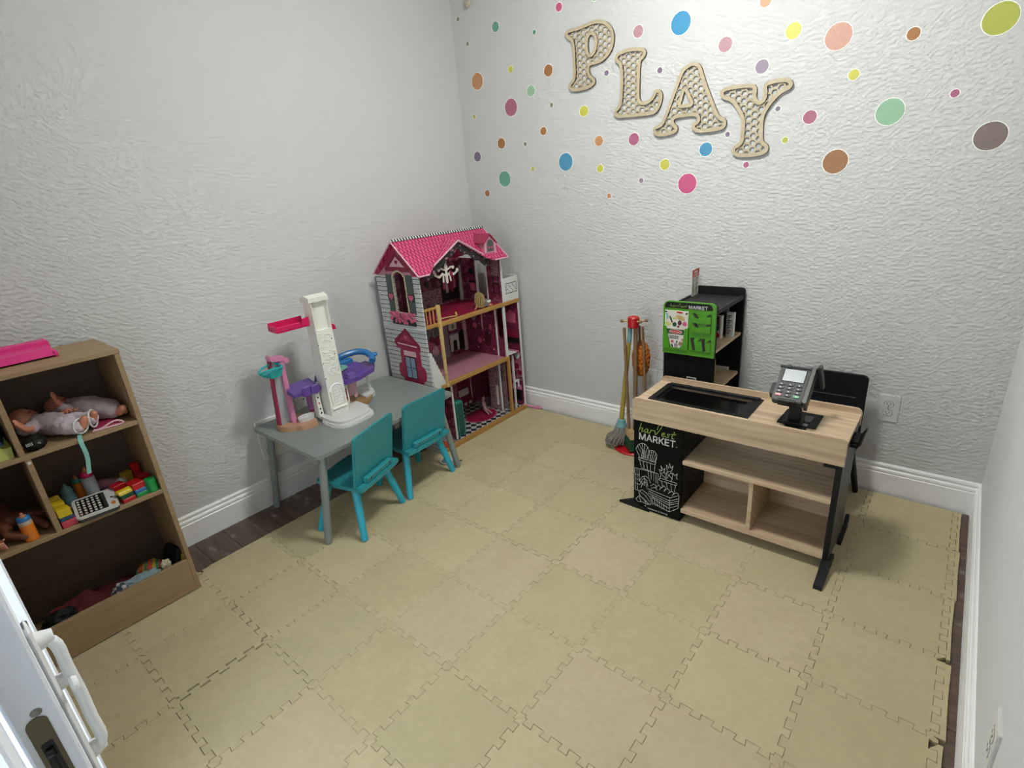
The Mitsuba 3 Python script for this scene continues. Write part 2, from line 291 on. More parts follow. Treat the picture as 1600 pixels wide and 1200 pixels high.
CHALK = [
    [(0.3901, 0.3054), (0.4058, 0.2734), (0.4103, 0.2564)],
    [(0.3966, 0.3208), (0.4144, 0.2940), (0.4190, 0.2635)],
    [(0.4053, 0.3321), (0.4208, 0.3049), (0.4234, 0.2671)],
    [(0.4184, 0.3378), (0.4251, 0.3105), (0.4277, 0.2706)],
    [(0.4314, 0.3368), (0.4317, 0.3078), (0.4321, 0.2718)],
    [(0.4444, 0.3248), (0.4383, 0.3007), (0.4365, 0.2708)],
    [(0.4510, 0.3132), (0.4470, 0.2897), (0.4430, 0.2682)],
    [(0.4554, 0.3077), (0.4515, 0.2819), (0.4495, 0.2678)],
    [(0.4659, 0.3151), (0.4620, 0.2939), (0.4581, 0.2681)],
    [(0.4744, 0.3152), (0.4706, 0.2919), (0.4646, 0.2677)],
    [(0.4851, 0.3093), (0.4791, 0.2898), (0.4710, 0.2651)],
    [(0.4896, 0.2951), (0.4836, 0.2777), (0.4775, 0.2624)],
    [(0.3901, 0.3032), (0.3944, 0.3179), (0.4053, 0.3321), (0.4205, 0.3393), (0.4357, 0.3380), (0.4465, 0.3276), (0.4532, 0.3116), (0.4659, 0.3173), (0.4786, 0.3155), (0.4894, 0.3017), (0.4878, 0.2789), (0.4839, 0.2621)],
    [(0.4023, 0.2656), (0.4860, 0.2627), (0.4832, 0.2506), (0.4037, 0.2536), (0.4023, 0.2656)],
    [(0.4081, 0.2535), (0.4173, 0.2147), (0.4784, 0.2105), (0.4819, 0.2502)],
    [(0.4257, 0.2518), (0.4305, 0.2165)],
    [(0.4432, 0.2514), (0.4459, 0.2142)],
    [(0.4605, 0.2507), (0.4611, 0.2120)],
    [(0.3847, 0.2072), (0.4976, 0.2097), (0.4965, 0.1588)],
    [(0.3847, 0.2072), (0.3879, 0.0942), (0.4071, 0.0935)],
    [(0.3951, 0.2057), (0.3980, 0.0952)],
    [(0.4063, 0.2044), (0.4075, 0.1532)],
    [(0.4503, 0.2064), (0.4517, 0.1721)],
    [(0.4634, 0.2058), (0.4648, 0.1716)],
    [(0.4763, 0.2053), (0.4779, 0.1666)],
    [(0.4871, 0.2041), (0.4883, 0.1607)],
    [(0.3862, 0.1748), (0.4065, 0.1741)],
    [(0.3863, 0.1511), (0.4044, 0.1522)],
    [(0.3864, 0.1274), (0.4068, 0.1269)],
    [(0.4067, 0.1435), (0.4221, 0.1720), (0.4375, 0.1792), (0.4530, 0.1725), (0.4620, 0.1521)],
    [(0.4113, 0.1260), (0.4223, 0.1580), (0.4333, 0.1662), (0.4444, 0.1581), (0.4492, 0.1291)],
    [(0.4160, 0.1132), (0.4268, 0.1453), (0.4401, 0.1496), (0.4427, 0.1222)],
    [(0.4044, 0.1522), (0.4158, 0.1370), (0.4336, 0.1334)],
    [(0.4287, 0.1764), (0.4356, 0.1576), (0.4315, 0.1279)],
    [(0.4449, 0.1182), (0.5550, 0.1068), (0.5955, 0.1325)],
    [(0.4539, 0.1070), (0.5534, 0.0899), (0.5961, 0.1167)],
    [(0.4519, 0.0968), (0.5537, 0.0784), (0.5957, 0.1050)],
    [(0.4609, 0.0857), (0.5519, 0.0683), (0.5928, 0.0925)],
    [(0.4698, 0.0792), (0.5502, 0.0512), (0.5932, 0.0810)],
    [(0.4746, 0.0523), (0.5529, 0.0333), (0.5937, 0.0672)],
    [(0.5550, 0.1068), (0.5529, 0.0333)],
    [(0.5955, 0.1325), (0.5937, 0.0672)],
    [(0.4698, 0.0792), (0.4748, 0.0427)],
    [(0.4830, 0.0767), (0.4858, 0.0419)],
    [(0.4939, 0.0735), (0.4967, 0.0411)],
    [(0.5048, 0.0703), (0.5077, 0.0379)],
    [(0.5157, 0.0670), (0.5186, 0.0348)],
    [(0.5265, 0.0638), (0.5294, 0.0340)],
    [(0.5394, 0.0614), (0.5409, 0.0336)],
    [(0.4644, 0.1389), (0.4773, 0.1524), (0.4903, 0.1474), (0.4863, 0.1321)],
    [(0.4905, 0.1382), (0.5009, 0.1556), (0.5118, 0.1453), (0.5057, 0.1317)],
    [(0.5119, 0.1407), (0.5242, 0.1587), (0.5350, 0.1485), (0.5249, 0.1312)],
    [(0.5291, 0.1326), (0.5412, 0.1506), (0.5540, 0.1411), (0.5461, 0.1246)],
    [(0.5501, 0.1306), (0.5623, 0.1439), (0.5750, 0.1345), (0.5629, 0.1212)],
    [(0.4647, 0.1248), (0.4819, 0.1353), (0.4951, 0.1257)],
    [(0.5688, 0.1324), (0.5829, 0.1419), (0.5933, 0.1386)],
    [(0.5044, 0.1912), (0.5834, 0.1896), (0.5818, 0.1778), (0.5034, 0.1795), (0.5044, 0.1912)],
    [(0.5132, 0.1780), (0.5202, 0.1481)],
    [(0.5777, 0.1765), (0.5747, 0.1436)],
    [(0.5364, 0.1764), (0.5412, 0.1506)],
    [(0.5572, 0.1764), (0.5601, 0.1478)],
    [(0.5065, 0.1896), (0.5102, 0.2136), (0.5226, 0.2243), (0.5353, 0.2169)],
    [(0.5338, 0.1938), (0.5351, 0.2259), (0.5512, 0.2398), (0.5639, 0.2259), (0.5606, 0.1980)],
    [(0.5102, 0.2136), (0.5014, 0.2335), (0.5141, 0.2284), (0.5093, 0.2539), (0.5203, 0.2348), (0.5283, 0.2462), (0.5247, 0.2227)],
    [(0.5391, 0.2316), (0.5340, 0.2658), (0.5447, 0.2512), (0.5481, 0.2766), (0.5549, 0.2543), (0.5646, 0.2705), (0.5593, 0.2424)],
    [(0.5639, 0.2259), (0.5636, 0.2348), (0.5741, 0.2247), (0.5839, 0.2367), (0.5806, 0.2134), (0.5868, 0.2109)],
    [(0.5393, 0.2227), (0.5604, 0.2069)],
    [(0.5555, 0.2323), (0.5378, 0.1997)],
    [(0.5145, 0.2104), (0.5316, 0.1977)],
    [(0.4048, 0.0903), (0.4205, 0.1029), (0.4430, 0.0938), (0.4610, 0.0762), (0.4680, 0.0547), (0.4616, 0.0355), (0.4459, 0.0419), (0.4255, 0.0564), (0.4095, 0.0726), (0.4048, 0.0903)],
    [(0.4116, 0.0902), (0.4387, 0.0780), (0.4591, 0.0515)],
    [(0.3914, 0.0468), (0.4073, 0.0670), (0.4300, 0.0604), (0.4571, 0.0387), (0.4438, 0.0339), (0.4257, 0.0395), (0.3984, 0.0346), (0.3914, 0.0468)],
    [(0.4073, 0.0622), (0.4166, 0.0387)],
    [(0.4346, 0.0524), (0.4393, 0.0347)],
]

# ------------------------------------------------------------------ the room
XL, XR, YB, YF, ZC, ZF = -1.190, 1.584, 1.251, -1.48, 2.62, -0.012
W = 0.1
def struct(name, mesh, m, parent=None, label=None, smooth=30):
    return obj(name, mesh, m, parent, label=label, kind='structure' if parent is None else None, smooth=smooth)
struct('wall_left', bx(XL - W, XL, YF - W, YB + W, ZF - .05, ZC + .05), 'paint_wall', label='white orange-peel textured wall on the left behind the toy table')
struct('wall_back', bx(XL, XR, YB, YB + W, ZF - .05, ZC + .05), 'paint_wall', label='white textured wall with dot stickers and PLAY letters')
struct('wall_right', bx(XR, XR + W, YF - W, YB + W, ZF - .05, ZC + .05), 'paint_wall', label='white textured wall at the right edge of the photo')
OX0, OX1, OZ = -0.16, 0.90, 2.08   # sliding door opening behind the camera
struct('wall_front', cat_(bx(XL, OX0, YF - W, YF, ZF - .05, ZC + .05), bx(OX1, XR, YF - W, YF, ZF - .05, ZC + .05), bx(OX0, OX1, YF - W, YF, OZ, ZC + .05)), 'paint_wall', label='wall with the sliding door behind the camera')
struct('ceiling', bx(XL - W, XR + W, YF - W, YB + W, ZC, ZC + W), 'paint_ceiling', label='plain white ceiling above the room')
fl = struct('floor', bx(XL - W, XR + W, YF - W, YB + W, ZF - .09, ZF - .006), 'plank_wood', label='dark brown wood plank floor showing at the edges of the foam mat')
for side, (xa, xb) in (('left', (XL, -0.86)), ('right', (1.47, XR))):
    ys = -1.48; k = 0
    while ys < YB:
        w = 0.128; ye = min(ys + w, YB)
        obj('plank', bx(xa, xb, ys + .0006, ye - .0006, ZF - .006, ZF, .0012), 'plank_wood', fl); ys += w; k += 1
def base_profile(d=1.0):  # (distance from wall, height)
    return [(0, ZF), (.014, ZF), (.014, .092), (.0105, .0955), (.0130, .101), (.0120, .110), (.0045, .1165), (.0040, .1205), (.0085, .123), (.0080, .131), (.004, .137), (0, .139)]
def baseboard(name, axis, wallpos, sgn, a0, a1, label):
    pr = Polygon([(wallpos + sgn * d, z) for d, z in base_profile()]).buffer(0)
    struct(name, prism(pr, axis, a0, a1), 'paint_trim', label=label, smooth=20)
baseboard('baseboard_left', 'y', XL, 1, YF, YB, 'white moulded baseboard along the left wall')
baseboard('baseboard_back', 'x', YB, -1, XL, XR, 'white moulded baseboard along the wall with the dots')
baseboard('baseboard_right', 'y', XR, -1, YF, YB, 'white moulded baseboard along the right wall')

# sliding patio door behind the camera: a sliding panel pushed to the left and a fixed panel outside it
dr1 = struct('door_1', cat_(bx(OX0, OX1, YF - .11, YF + .004, OZ - .04, OZ), bx(OX0, OX1, YF - .11, YF + .004, ZF - .04, .012), bx(OX0, OX0 + .03, YF - .11, YF + .004, ZF, OZ), bx(OX1 - .03, OX1, YF - .11, YF + .004, ZF, OZ)), 'vinyl', label='white sliding patio door frame')
def door_leaf(name, x0, x1, y0, y1, label):
    s = .075
    k = obj(name, cat_(bx(x0, x0 + s, y0, y1, .015, OZ - .045, .003), bx(x1 - s, x1, y0, y1, .015, OZ - .045, .003), bx(x0 + s, x1 - s, y0, y1, .015, .12, .003), bx(x0 + s, x1 - s, y0, y1, OZ - .13, OZ - .045, .003)), 'vinyl', dr1, label=label)
    obj('pane', bx(x0 + s, x1 - s, (y0 + y1) / 2 - .002, (y0 + y1) / 2 + .002, .12, OZ - .13), 'pane_glass', k, smooth=False)
    return k
leaf = door_leaf('sliding_panel', -.12, .70, -1.456, -1.4165, 'white sliding door panel with latch and pull handle')
door_leaf('fixed_panel', -.13, .7695, -1.500, -1.4595, 'outer fixed door panel')
# mortise latch in the panel's edge
zl = .915
plate = prism(rrect(-1.4475, -1.4285, zl - .075, zl + .037, .0095), 'x', .6995, .7012)
obj('latch_plate', plate, 'brass', leaf, label='dark metal latch plate with slot')
obj('latch_slot', prism(rrect(-1.4435, -1.4325, zl - .062, zl + .002, .003), 'x', .7008, .7016), 'steel_dark', leaf)
obj('latch_hook', cat_(rod((.7012, -1.441, zl - .012), (.7032, -1.435, zl - .012), .006, n=12), bx(.701, .7025, -1.4395, -1.4355, zl - .06, zl - .018, .0008)), 'black_gloss', leaf)
obj('edge_screw', lathe([(0, 0), (.0052, 0), (.0045, .0012), (0, .0016)], (.7, -1.4345, .957), 14, (1, 0, 0)), 'steel', leaf)
# pull handle on the room side
hx, hy0 = .655, -1.4165
hz0, hz1 = .822, 1.02
grip = tube(spline([(hx, hy0 + .004, hz1 - .012), (hx + .003, hy0 + .015, hz1 - .016), (hx + .004, hy0 + .019, hz1 - .045), (hx + .004, hy0 + .0195, (hz0 + hz1) / 2), (hx + .004, hy0 + .019, hz0 + .045), (hx + .003, hy0 + .015, hz0 + .016), (hx, hy0 + .004, hz0 + .012)], 26), .0062, 12)
hd = obj('pull_handle', cat_(grip, rod((hx, hy0, hz1 - .012), (hx, hy0 + .02, hz1 - .014), .013, .008), rod((hx, hy0, hz0 + .012), (hx, hy0 + .02, hz0 + .014), .013, .008), bx(hx - .018, hx + .018, hy0, hy0 + .006, hz0 - .012, hz1 + .012, .003)), 'white_gloss', leaf, label='glossy white pull handle', smooth=40)
obj('thumb_latch', cat_(rod((hx, hy0 + .004, .945), (hx, hy0 + .022, .945), .010, .008), bx(hx - .005, hx + .026, hy0 + .014, hy0 + .022, .939, .951, .003)), 'white_gloss', hd)

# flush ceiling lamp, above the frame
def ceiling_lamp(lx, ly, power, label):
    lamp = thing('ceiling_lamp', label, 'lamp')
    obj('housing', lathe([(0, 0), (.21, 0), (.21, -.04), (.19, -.045), (0, -.045)], (lx, ly, ZC), 40), 'white', lamp)
    dsk = lathe([(.175, 0), (.185, -.03), (.175, -.065), (.14, -.10), (.08, -.12), (0, -.128)], (lx, ly, ZC - .045), 40)
    if dsk.vertex_normals[:, 2].mean() > 0: dsk.invert()
    sh = mikit.ply(dsk, 'white', smooth=40); sh['emitter'] = {'type': 'area', 'radiance': rgb(power)}
    obj('diffuser', sh, None, lamp)
ceiling_lamp(LX, LY, LAMP, 'round flush ceiling lamp over the play room')

# ------------------------------------------------------------------ interlocking foam mat
mat_ = thing('foam_mat', 'cream interlocking foam puzzle mat covering the play room floor', 'play mat')
S = 0.305; I0, I1, J0, J1 = -3, 5, -5, 4       # tile lines: x = i*S, y = j*S
TOOTH = 0.0095
rj = np.random.default_rng(11)
def joint(n=5, flip=1):
    """A dovetailed seam from t = 0 to 1, as (t, offset)."""
    pts = [(0, 0)]; p = 1 / n
    for k in range(n):
        a = k * p; d = TOOTH * flip * (1 if k % 1 == 0 else -1)
        for t, o in ((.20, -d), (.16, d), (.34, d), (.30, -d)) if False else ((.10, -d), (.30, -d), (.25, d), (.75, d), (.70, -d), (.90, -d)):
            pts.append((a + t * p, o))
    pts.append((1, 0)); return pts
JX = {}  # seams along x at y=j, from i to i+1
JY = {}
for i in range(I0, I1):
    for j in range(J0, J1 + 1): JX[i, j] = [((i + t) * S, j * S + o) for t, o in joint(5, 1 if (i + j) % 2 else -1)]
for i in range(I0, I1 + 1):
    for j in range(J0, J1): JY[i, j] = [(i * S + o, (j + t) * S) for t, o in joint(5, 1 if (i + j) % 2 else -1)]
def tile_mesh(ring, gap, dz, cham=.0010):
    P = Polygon(ring).buffer(-gap, join_style=2)
    if P.geom_type != 'Polygon': P = max(P.geoms, key=lambda g: g.area)
    P = P.simplify(.0003)
    Q = P.buffer(-cham, join_style=2)
    top = dz
    m = prism(P, 'z', ZF, top - cham)
    if Q.geom_type == 'Polygon' and len(Q.exterior.coords) == len(P.exterior.coords):
        a = np.array(P.exterior.coords)[:-1]; b = np.array(Q.exterior.coords)[:-1]
        # align starting points
        k = np.argmin(((b - a[0]) ** 2).sum(1)); b = np.roll(b, -k, 0)
        if Polygon(a).exterior.is_ccw != Polygon(b).exterior.is_ccw: b = np.roll(b[::-1], 1, 0)
        n = len(a); V = np.vstack([np.c_[a, np.full(n, top - cham)], np.c_[b, np.full(n, top)]])
        F = []
        ccw = Polygon(a).exterior.is_ccw
        for q in range(n):
            r = (q + 1) % n
            f = [[q, r, n + r], [q, n + r, n + q]]
            F += f if ccw else [x[::-1] for x in f]
        m = cat_(m, trimesh.Trimesh(V, F, process=False), prism(Q, 'z', top - .0004, top))
    else:
        m = prism(P, 'z', ZF, top)
    return m
HOLES = {}
for i in range(I0, I1):
    for j in range(J0, J1):
        ring = []
        xa, xb, ya, yb = i * S, (i + 1) * S, j * S, (j + 1) * S
        ring += JX[i, j] if j > J0 else [(xa, ya), (xb, ya)]
        right = JY[i + 1, j] if i + 1 < I1 else JY[i + 1, j]
        ring += right[1:]
        topj = JX[i, j + 1] if j + 1 < J1 else [(xa, yb), (xb, yb)]
        ring += topj[::-1][1:]
        left = JY[i, j]
        ring += left[::-1][1:-1]
        gap = float(rj.choice([.0002, .00035, .0006, .0009], p=[.3, .3, .25, .15])); dz = float(rj.uniform(-.0009, .0003))
        mm = ['foam_a', 'foam_b', 'foam_c', 'foam_d'][int(rj.choice(4, p=[.42, .18, .2, .2]))]
        if (i, j) == (-1, -4): mm, gap = 'foam_b', .0009
        if j == -4 and i <= -2: ring = [(x - .0065, y) for x, y in ring]   # pulled apart beside the greenish tile
        if (i, j) == (-1, 0) : mm, gap = 'foam_d', .0008
        obj('tile', tile_mesh(ring, gap, dz), mm, mat_, smooth=False)
# edge strips along the left and right rims
sh_ = 0.0
for j in range(J0, J1):
    ya, yb = j * S, (j + 1) * S
    xo = I1 * S + .0245 - (.004 if j % 2 else 0)
    yl = yb - (.018 if j in (-1, 0) else .001); y0 = ya + (.02 if j == -1 else .0008)
    ring = [(x, y) for x, y in JY[I1, j] if y0 - 1e-9 <= y <= yl + 1e-9]
    ring = [(ring[0][0], y0)] + ring + [(ring[-1][0], yl)] + [(xo, yl), (xo - .002, (ya + yb) / 2), (xo, y0)]
    obj('edge_strip', tile_mesh([(x - (sh_ if xo < 0 else 0), y) for x, y in ring], .0005, -.0004), 'foam_a', mat_, smooth=False)
    xo = I0 * S - .014
    sh_ = .0065 if j == -4 else 0.0
    ring = JY[I0, j] + [(xo, yb), (xo, ya)]
    if j == -3:   # worn end that curls up beside the bookcase
        ring = [(x, y) for x, y in JY[I0, j] if y > ya + .03]; ring = ring + [(xo, yb), (xo, ring[0][1])]
    obj('edge_strip', tile_mesh([(x - (sh_ if xo < 0 else 0), y) for x, y in ring], .0005, -.0004), 'foam_a', mat_, smooth=False)

# ------------------------------------------------------------------ wall letters and dot stickers
YW = YB
def letter(key, label, o, h):
    P = Polygon(smoothpoly(o, 2)); 
    hole = Polygon(smoothpoly(h, 2) if len(h) > 4 else h).buffer(-.002).buffer(.002) if h else None
    if hole is not None: P = P.difference(hole)
    inner = P.buffer(-.0155)
    rim = P.difference(inner)
    hexes = []
    x0, z0, x1, z1 = P.bounds; p = .0285
    c = 0; x = x0 + .004
    while x < x1:
        z = z0 + (p * .5 if c % 2 else 0)
        while z < z1: hexes.append(Polygon([(x + .0124 * math.cos(q), z + .0124 * math.sin(q)) for q in np.arange(6) * math.pi / 3])); z += p
        x += p * .866; c += 1
    lat = P.buffer(-.006).difference(unary_union(hexes))
    t = thing(key, label, 'letter', 'wooden wall letters')
    def rimm(y0): return prism(rim, 'y', y0, y0 + .012)
    obj('outline', rimm(YW - .0145), 'ply_letter', t, smooth=20)
    obj('honeycomb', prism(lat, 'y', YW - .0080, YW - .0050), 'ply_letter', t, smooth=20)
LL = {'P': 'honeycomb wooden letter P, first and highest of the word PLAY', 'L': 'honeycomb wooden letter L on the dotted wall, second letter of PLAY',
      'A': 'honeycomb wooden letter A with a triangular eye, third letter of PLAY', 'Y': 'honeycomb wooden letter Y, last and lowest letter of PLAY'}
for k in 'PLAY': letter('wall_letter', LL[k], *LETTERS[k])
DC = {'grey': '#8d8f80', 'teal': '#73b197', 'green': '#5f9f80', 'sage': '#9aa48c', 'pink': '#dc6493', 'mint': '#a8cfae', 'yellow': '#d8d65c', 'orange': '#d39a6c', 'brown': '#b37a48', 'purple': '#8c7c92',
      'mauve': '#b86f85', 'lime': '#c2c65c', 'blue': '#559fc8', 'rose': '#c6989f', 'lilac': '#a596a8', 'magenta': '#bb6d8d', 'salmon': '#d8a490', 'taupe': '#8f7d78', 'big_green': '#9fcba8', 'big_lime': '#c3c75c', 'big_brown': '#a8764a', 'sky': '#4aa0d0'}
for k, c in DC.items(): mat('dot_' + k, [v * 1.0 for v in lin(c)], 0.4)
mat('dot_rim', (1.15, 1.13, 1.05), 0.4)
DL = ['tiny grey dot sticker below the hanging cable in the room corner', 'teal blue dot sticker right of the hanging cable', 'tiny green dot sticker off the upper left of letter P', 'tiny sage dot sticker above the big peach dot near the corner',
 'small pink dot sticker above the left end of letter P', 'mint dot sticker cut off by the top of the photo above letter P', 'small pale yellow dot sticker left of the brown dot beside letter P', 'large peach orange dot sticker nearest the room corner',
 'ochre brown dot sticker just left of letter P', 'pale mint dot sticker between the mauve dot and the dot beside P', 'small lilac grey dot sticker between letters P and L', 'large mauve pink dot sticker below the pale mint dot',
 'tiny lime dot sticker below the big peach dot', 'small rust dot sticker above the large left blue dot', 'tiny grey dot sticker left of the yellow dot under P', 'yellow dot sticker under the foot of letter P',
 'brown dot sticker above the teal dot over the dollhouse', 'tiny dark grey dot sticker right of the brown dot over the dollhouse', 'dusty purple dot sticker close to the corner over the dollhouse', 'large blue dot sticker on the left, under letter P',
 'tiny pale lime dot sticker left of the large left blue dot', 'rust orange dot sticker right of the large left blue dot', 'large teal green dot sticker over the dollhouse roof', 'small brown dot sticker lowest over the dollhouse roof',
 'small yellow dot sticker below the rust orange dot', 'tiny rust dot sticker lowest on the left half of the wall', 'dusty rose dot sticker right above letter L', 'large bright blue dot sticker above letter A',
 'dusty rose dot sticker above the gap between A and Y', 'lilac grey dot sticker over the notch of letter Y', 'orange brown dot sticker cut off by the top of the photo', 'bright yellow dot sticker above the right arm of Y',
 'tiny purple dot sticker between the tops of L and A', 'magenta dot sticker below letter L', 'blue dot sticker below letter A', 'tiny purple dot sticker between the feet of A and Y', 'tiny purple dot sticker right of the stem of Y',
 'mauve grey dot sticker right of letter Y', 'small lime dot sticker right of the foot of Y', 'yellow dot sticker under the left foot of A', 'tiny lilac dot sticker below the magenta dot', 'large hot pink dot sticker, lowest of the big dots below A',
 'tiny magenta dot sticker straight below letter Y', 'large brown dot sticker lower right of letter Y', 'large shiny salmon dot sticker right of the bright yellow dot', 'ochre dot sticker between the salmon and the giant lime dot',
 'giant lime yellow dot sticker in the top right corner', 'small yellow dot sticker below the salmon dot', 'large mint green dot sticker on the right half of the wall', 'small magenta dot sticker below the giant lime dot', 'giant taupe dot sticker at far right']
for (x, z, r, c), l in zip(DOTS, DL):
    c = {'large mint green': 'big_green', 'giant lime yellow': 'big_lime', 'large brown dot': 'big_brown', 'large bright blue': 'sky'}.get(' '.join(l.split()[:3]), c)
    d = obj('dot_sticker', prism(Point(x, z).buffer(r, quad_segs=10), 'y', YW - .0012, YW - .0002), 'dot_' + c, label=l, cat='wall sticker', group='polka dot wall stickers', smooth=20)
    obj('rim', prism(Point(x, z).buffer(r + .0028, quad_segs=10).difference(Point(x, z).buffer(r, quad_segs=10)), 'y', YW - .0010, YW - .0002), 'dot_rim', d, smooth=20)

# hanging cable at the top of the wall
hk = thing('hanging_cable', 'looped white cable hanging from a dark hook near the room corner', 'cable')
hxx = -1.035
lp = np.array([(hxx + .022 * math.sin(t), YW - .02 - .008 * math.cos(2 * t), 2.455 - .045 * math.cos(t) + .0) for t in np.linspace(0, 2 * np.pi, 30)])
obj('loop', cat_(tube(lp, .0045), tube(lp * [1, 1, 1] + [.006, -.006, .01], .0045), tube([(hxx, YW - .02, 2.48), (hxx - .01, YW - .02, 2.55), (hxx - .012, YW - .012, ZC)], .0045)), 'cream', hk)
obj('hook', cat_(rod((hxx, YW, 2.487), (hxx, YW - .035, 2.487), .007), rod((hxx, YW - .035, 2.487), (hxx, YW - .035, 2.505), .006)), 'steel_dark', hk)

# ------------------------------------------------------------------ outlets and wall plates
def outlet(label, x, z, plane='back', w=.0795, h=.124, receptacles=True, group=None):
    t = thing('wall_outlet', label, 'outlet')
    def pl(poly, d0, d1):
        if plane == 'back': return prism(affinity.translate(poly, x, z), 'y', YW - d1, YW - d0)
        return prism(affinity.translate(affinity.scale(poly, -1, 1, origin=(0, 0)), x, z), 'x', XR - d1, XR - d0)
    b = cat_(pl(rrect(-w / 2, w / 2, -h / 2, h / 2, .004), 0, .004), pl(rrect(-w / 2 + .003, w / 2 - .003, -h / 2 + .003, h / 2 - .003, .003), .004, .0062))
    obj('cover_plate', b, 'white', t, smooth=20)
    for s in (1, -1):
        face = Point(0, s * .0195).buffer(.017).intersection(sbox(-.017, s * .0195 - .0135, .017, s * .0195 + .0135))
        rc = obj('receptacle', pl(face, .0055, .0075), 'white', t, smooth=20)
        obj('gap', pl(face.buffer(.0012).difference(face), .0055, .0066), 'charcoal', t, smooth=20)
        obj('slots', cat_(*[pl(sbox(a - .0011, s * .0195 - .001, a + .0011, s * .0195 + .0075), .0072, .0079) for a in (-.0062, .0062)], pl(Point(0, s * .0195 - .0065).buffer(.0024), .0072, .0079)), 'black', rc, smooth=20)
    obj('screw', pl(Point(0, 0).buffer(.003), .006, .0074), 'steel', t, smooth=20)
outlet('white duplex wall outlet right of the market counter', 1.2258, .405)
outlet('white duplex wall outlet behind the toy broom stand', .107, .345)
outlet('white outlet plate seen edge-on low on the right wall', -.27, .33, 'right')
def wall_panel(label, y0, y1, z0, z1, screws, x=XL, d=.008):
    t = thing('cover_panel', label, 'wall panel')
    obj('plate', bx(x, x + d, y0, y1, z0, z1, .002), 'paint_trim', t)
    for y, z in screws: obj('screw', rod((x + d, y, z), (x + d + .0022, y, z), .0045, n=12), 'screw', t)
wall_panel('flat white cover panel screwed to the wall behind the table leg', -.432, -.235, .235, .448, [(-.405, .425), (-.405, .285)])
wall_panel('second flat white cover panel, behind the castle tower', -.205, -.03, .30, .505, [(-.16, .478)])

# ------------------------------------------------------------------ bookcase with cubbies and a toy bin
BX0, BX1, BY0, BY1, BZ = -1.112, -.81, -1.452, -.943, 1.024
bk = thing('toy_bookcase', 'brown wooden open bookcase with cubbies and a toy bin at the left', 'bookcase')
t_ = .016
obj('side', bx(BX0, BX1, BY1 - t_, BY1, 0, BZ - t_, .0012), 'oak', bk)
obj('side', bx(BX0, BX1, BY0, BY0 + t_, 0, BZ - t_, .0012), 'oak', bk)
obj('top', bx(BX0, BX1 + .002, BY0, BY1 + .002, BZ - t_, BZ, .0015), 'oak', bk)
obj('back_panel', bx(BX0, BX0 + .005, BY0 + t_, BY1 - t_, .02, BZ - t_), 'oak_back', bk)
for zt in (.760, .472): obj('shelf', bx(BX0 + .005, BX1 - .001, BY0 + t_, BY1 - t_, zt - t_, zt, .0012), 'oak', bk)
DY = -1.279
obj('divider', bx(BX0 + .005, BX1 - .001, DY - .008, DY + .008, .760, BZ - t_, .0012), 'oak', bk)
obj('divider', bx(BX0 + .005, BX1 - .001, DY + .000, DY + .016, .472, .744, .0012), 'oak', bk)
obj('bottom', bx(BX0 + .005, BX1 - t_, BY0 + t_, BY1 - t_, .012, .026), 'oak', bk)
obj('bin_front', bx(BX1 - t_, BX1, BY0 + t_, BY1 - t_, .003, .148, .0015), 'oak', bk)
obj('peg', lathe([(0, 0), (.005, 0), (.005, .002), (.002, .003), (0, .002)], (BX1 - .001, DY + .008, .733), 14, (1, 0, 0)), 'white', bk, label='small white plastic cam cover')

# pink tray lying on top
pt = thing('play_tray', 'hot pink plastic tray lying upside down on top of the bookcase', 'toy tray')
y1 = -1.096
obj('shell', cat_(hullpts([(-.935, y1, BZ + .028), (-.935, -1.40, BZ + .028), (-1.02, y1 + .004, BZ + .034), (-1.02, -1.40, BZ + .034), (-.918, y1 + .010, BZ + .006), (-.918, -1.40, BZ + .006), (-.935, y1 + .004, BZ + .022), (-1.02, y1, BZ + .026)]),
    bx(-1.07, -1.012, -1.40, y1 + .012, BZ, BZ + .045, .005), bx(-1.02, -.918, -1.404, -1.396, BZ, BZ + .03, .003), bx(-1.02, -.918, y1 + .0, y1 + .012, BZ, BZ + .02, .003)), mat('tray_pink', '#f2368f', .4), pt)

# baby dolls on the upper shelf
def doll(key, label, base, head, neck, hip, sh, arms, legs, pj, skin='skin', hr=.042):
    t = thing(key, label, 'doll')
    chains = [[(*head, hr * .93), (*(np.array(head) + np.array([.004, -.008, .006])), hr * .95)], [(*head, .022), (*neck, .020), (*sh, .03)], [(*sh, .028), (*hip, .026)]]
    hands = []
    for sjoint, elbow, wrist, fdir in arms:
        chains.append([(*sjoint, .016), (*elbow, .013), (*wrist, .010)])
        w = np.array(wrist); f = np.array(fdir, float); f /= np.linalg.norm(f); s = np.cross(f, [0.2, .1, 1]); s /= np.linalg.norm(s)
        palm = w + f * .016; chains.append([(*w, .0095), (*(palm - s * .006), .0085), (*(palm + s * .006), .0085)])
        for q, (o, ln) in enumerate([(-.013, .018), (-.0046, .022), (.0044, .0215), (.013, .016)]):
            a = palm + s * o * .75 + f * .005; b = a + f * ln + s * o * .45 + np.array([0, 0, .003]); chains.append([(*a, .0046), (*b, .0037)])
        a = w + f * .009 + s * .010; chains.append([(*a, .005), (*(a + s * .015 + f * .008), .0042)])
    for h, knee, ankle, toe in legs:
        chains.append([(*h, .018), (*knee, .0145), (*ankle, .0140)]); chains.append([(*ankle, .0145), (*toe, .0115)])
    obj('body', capsule_union(chains, .006, 5, 16), skin, t, smooth=50)
    hd = np.array(head)
    return t, hd
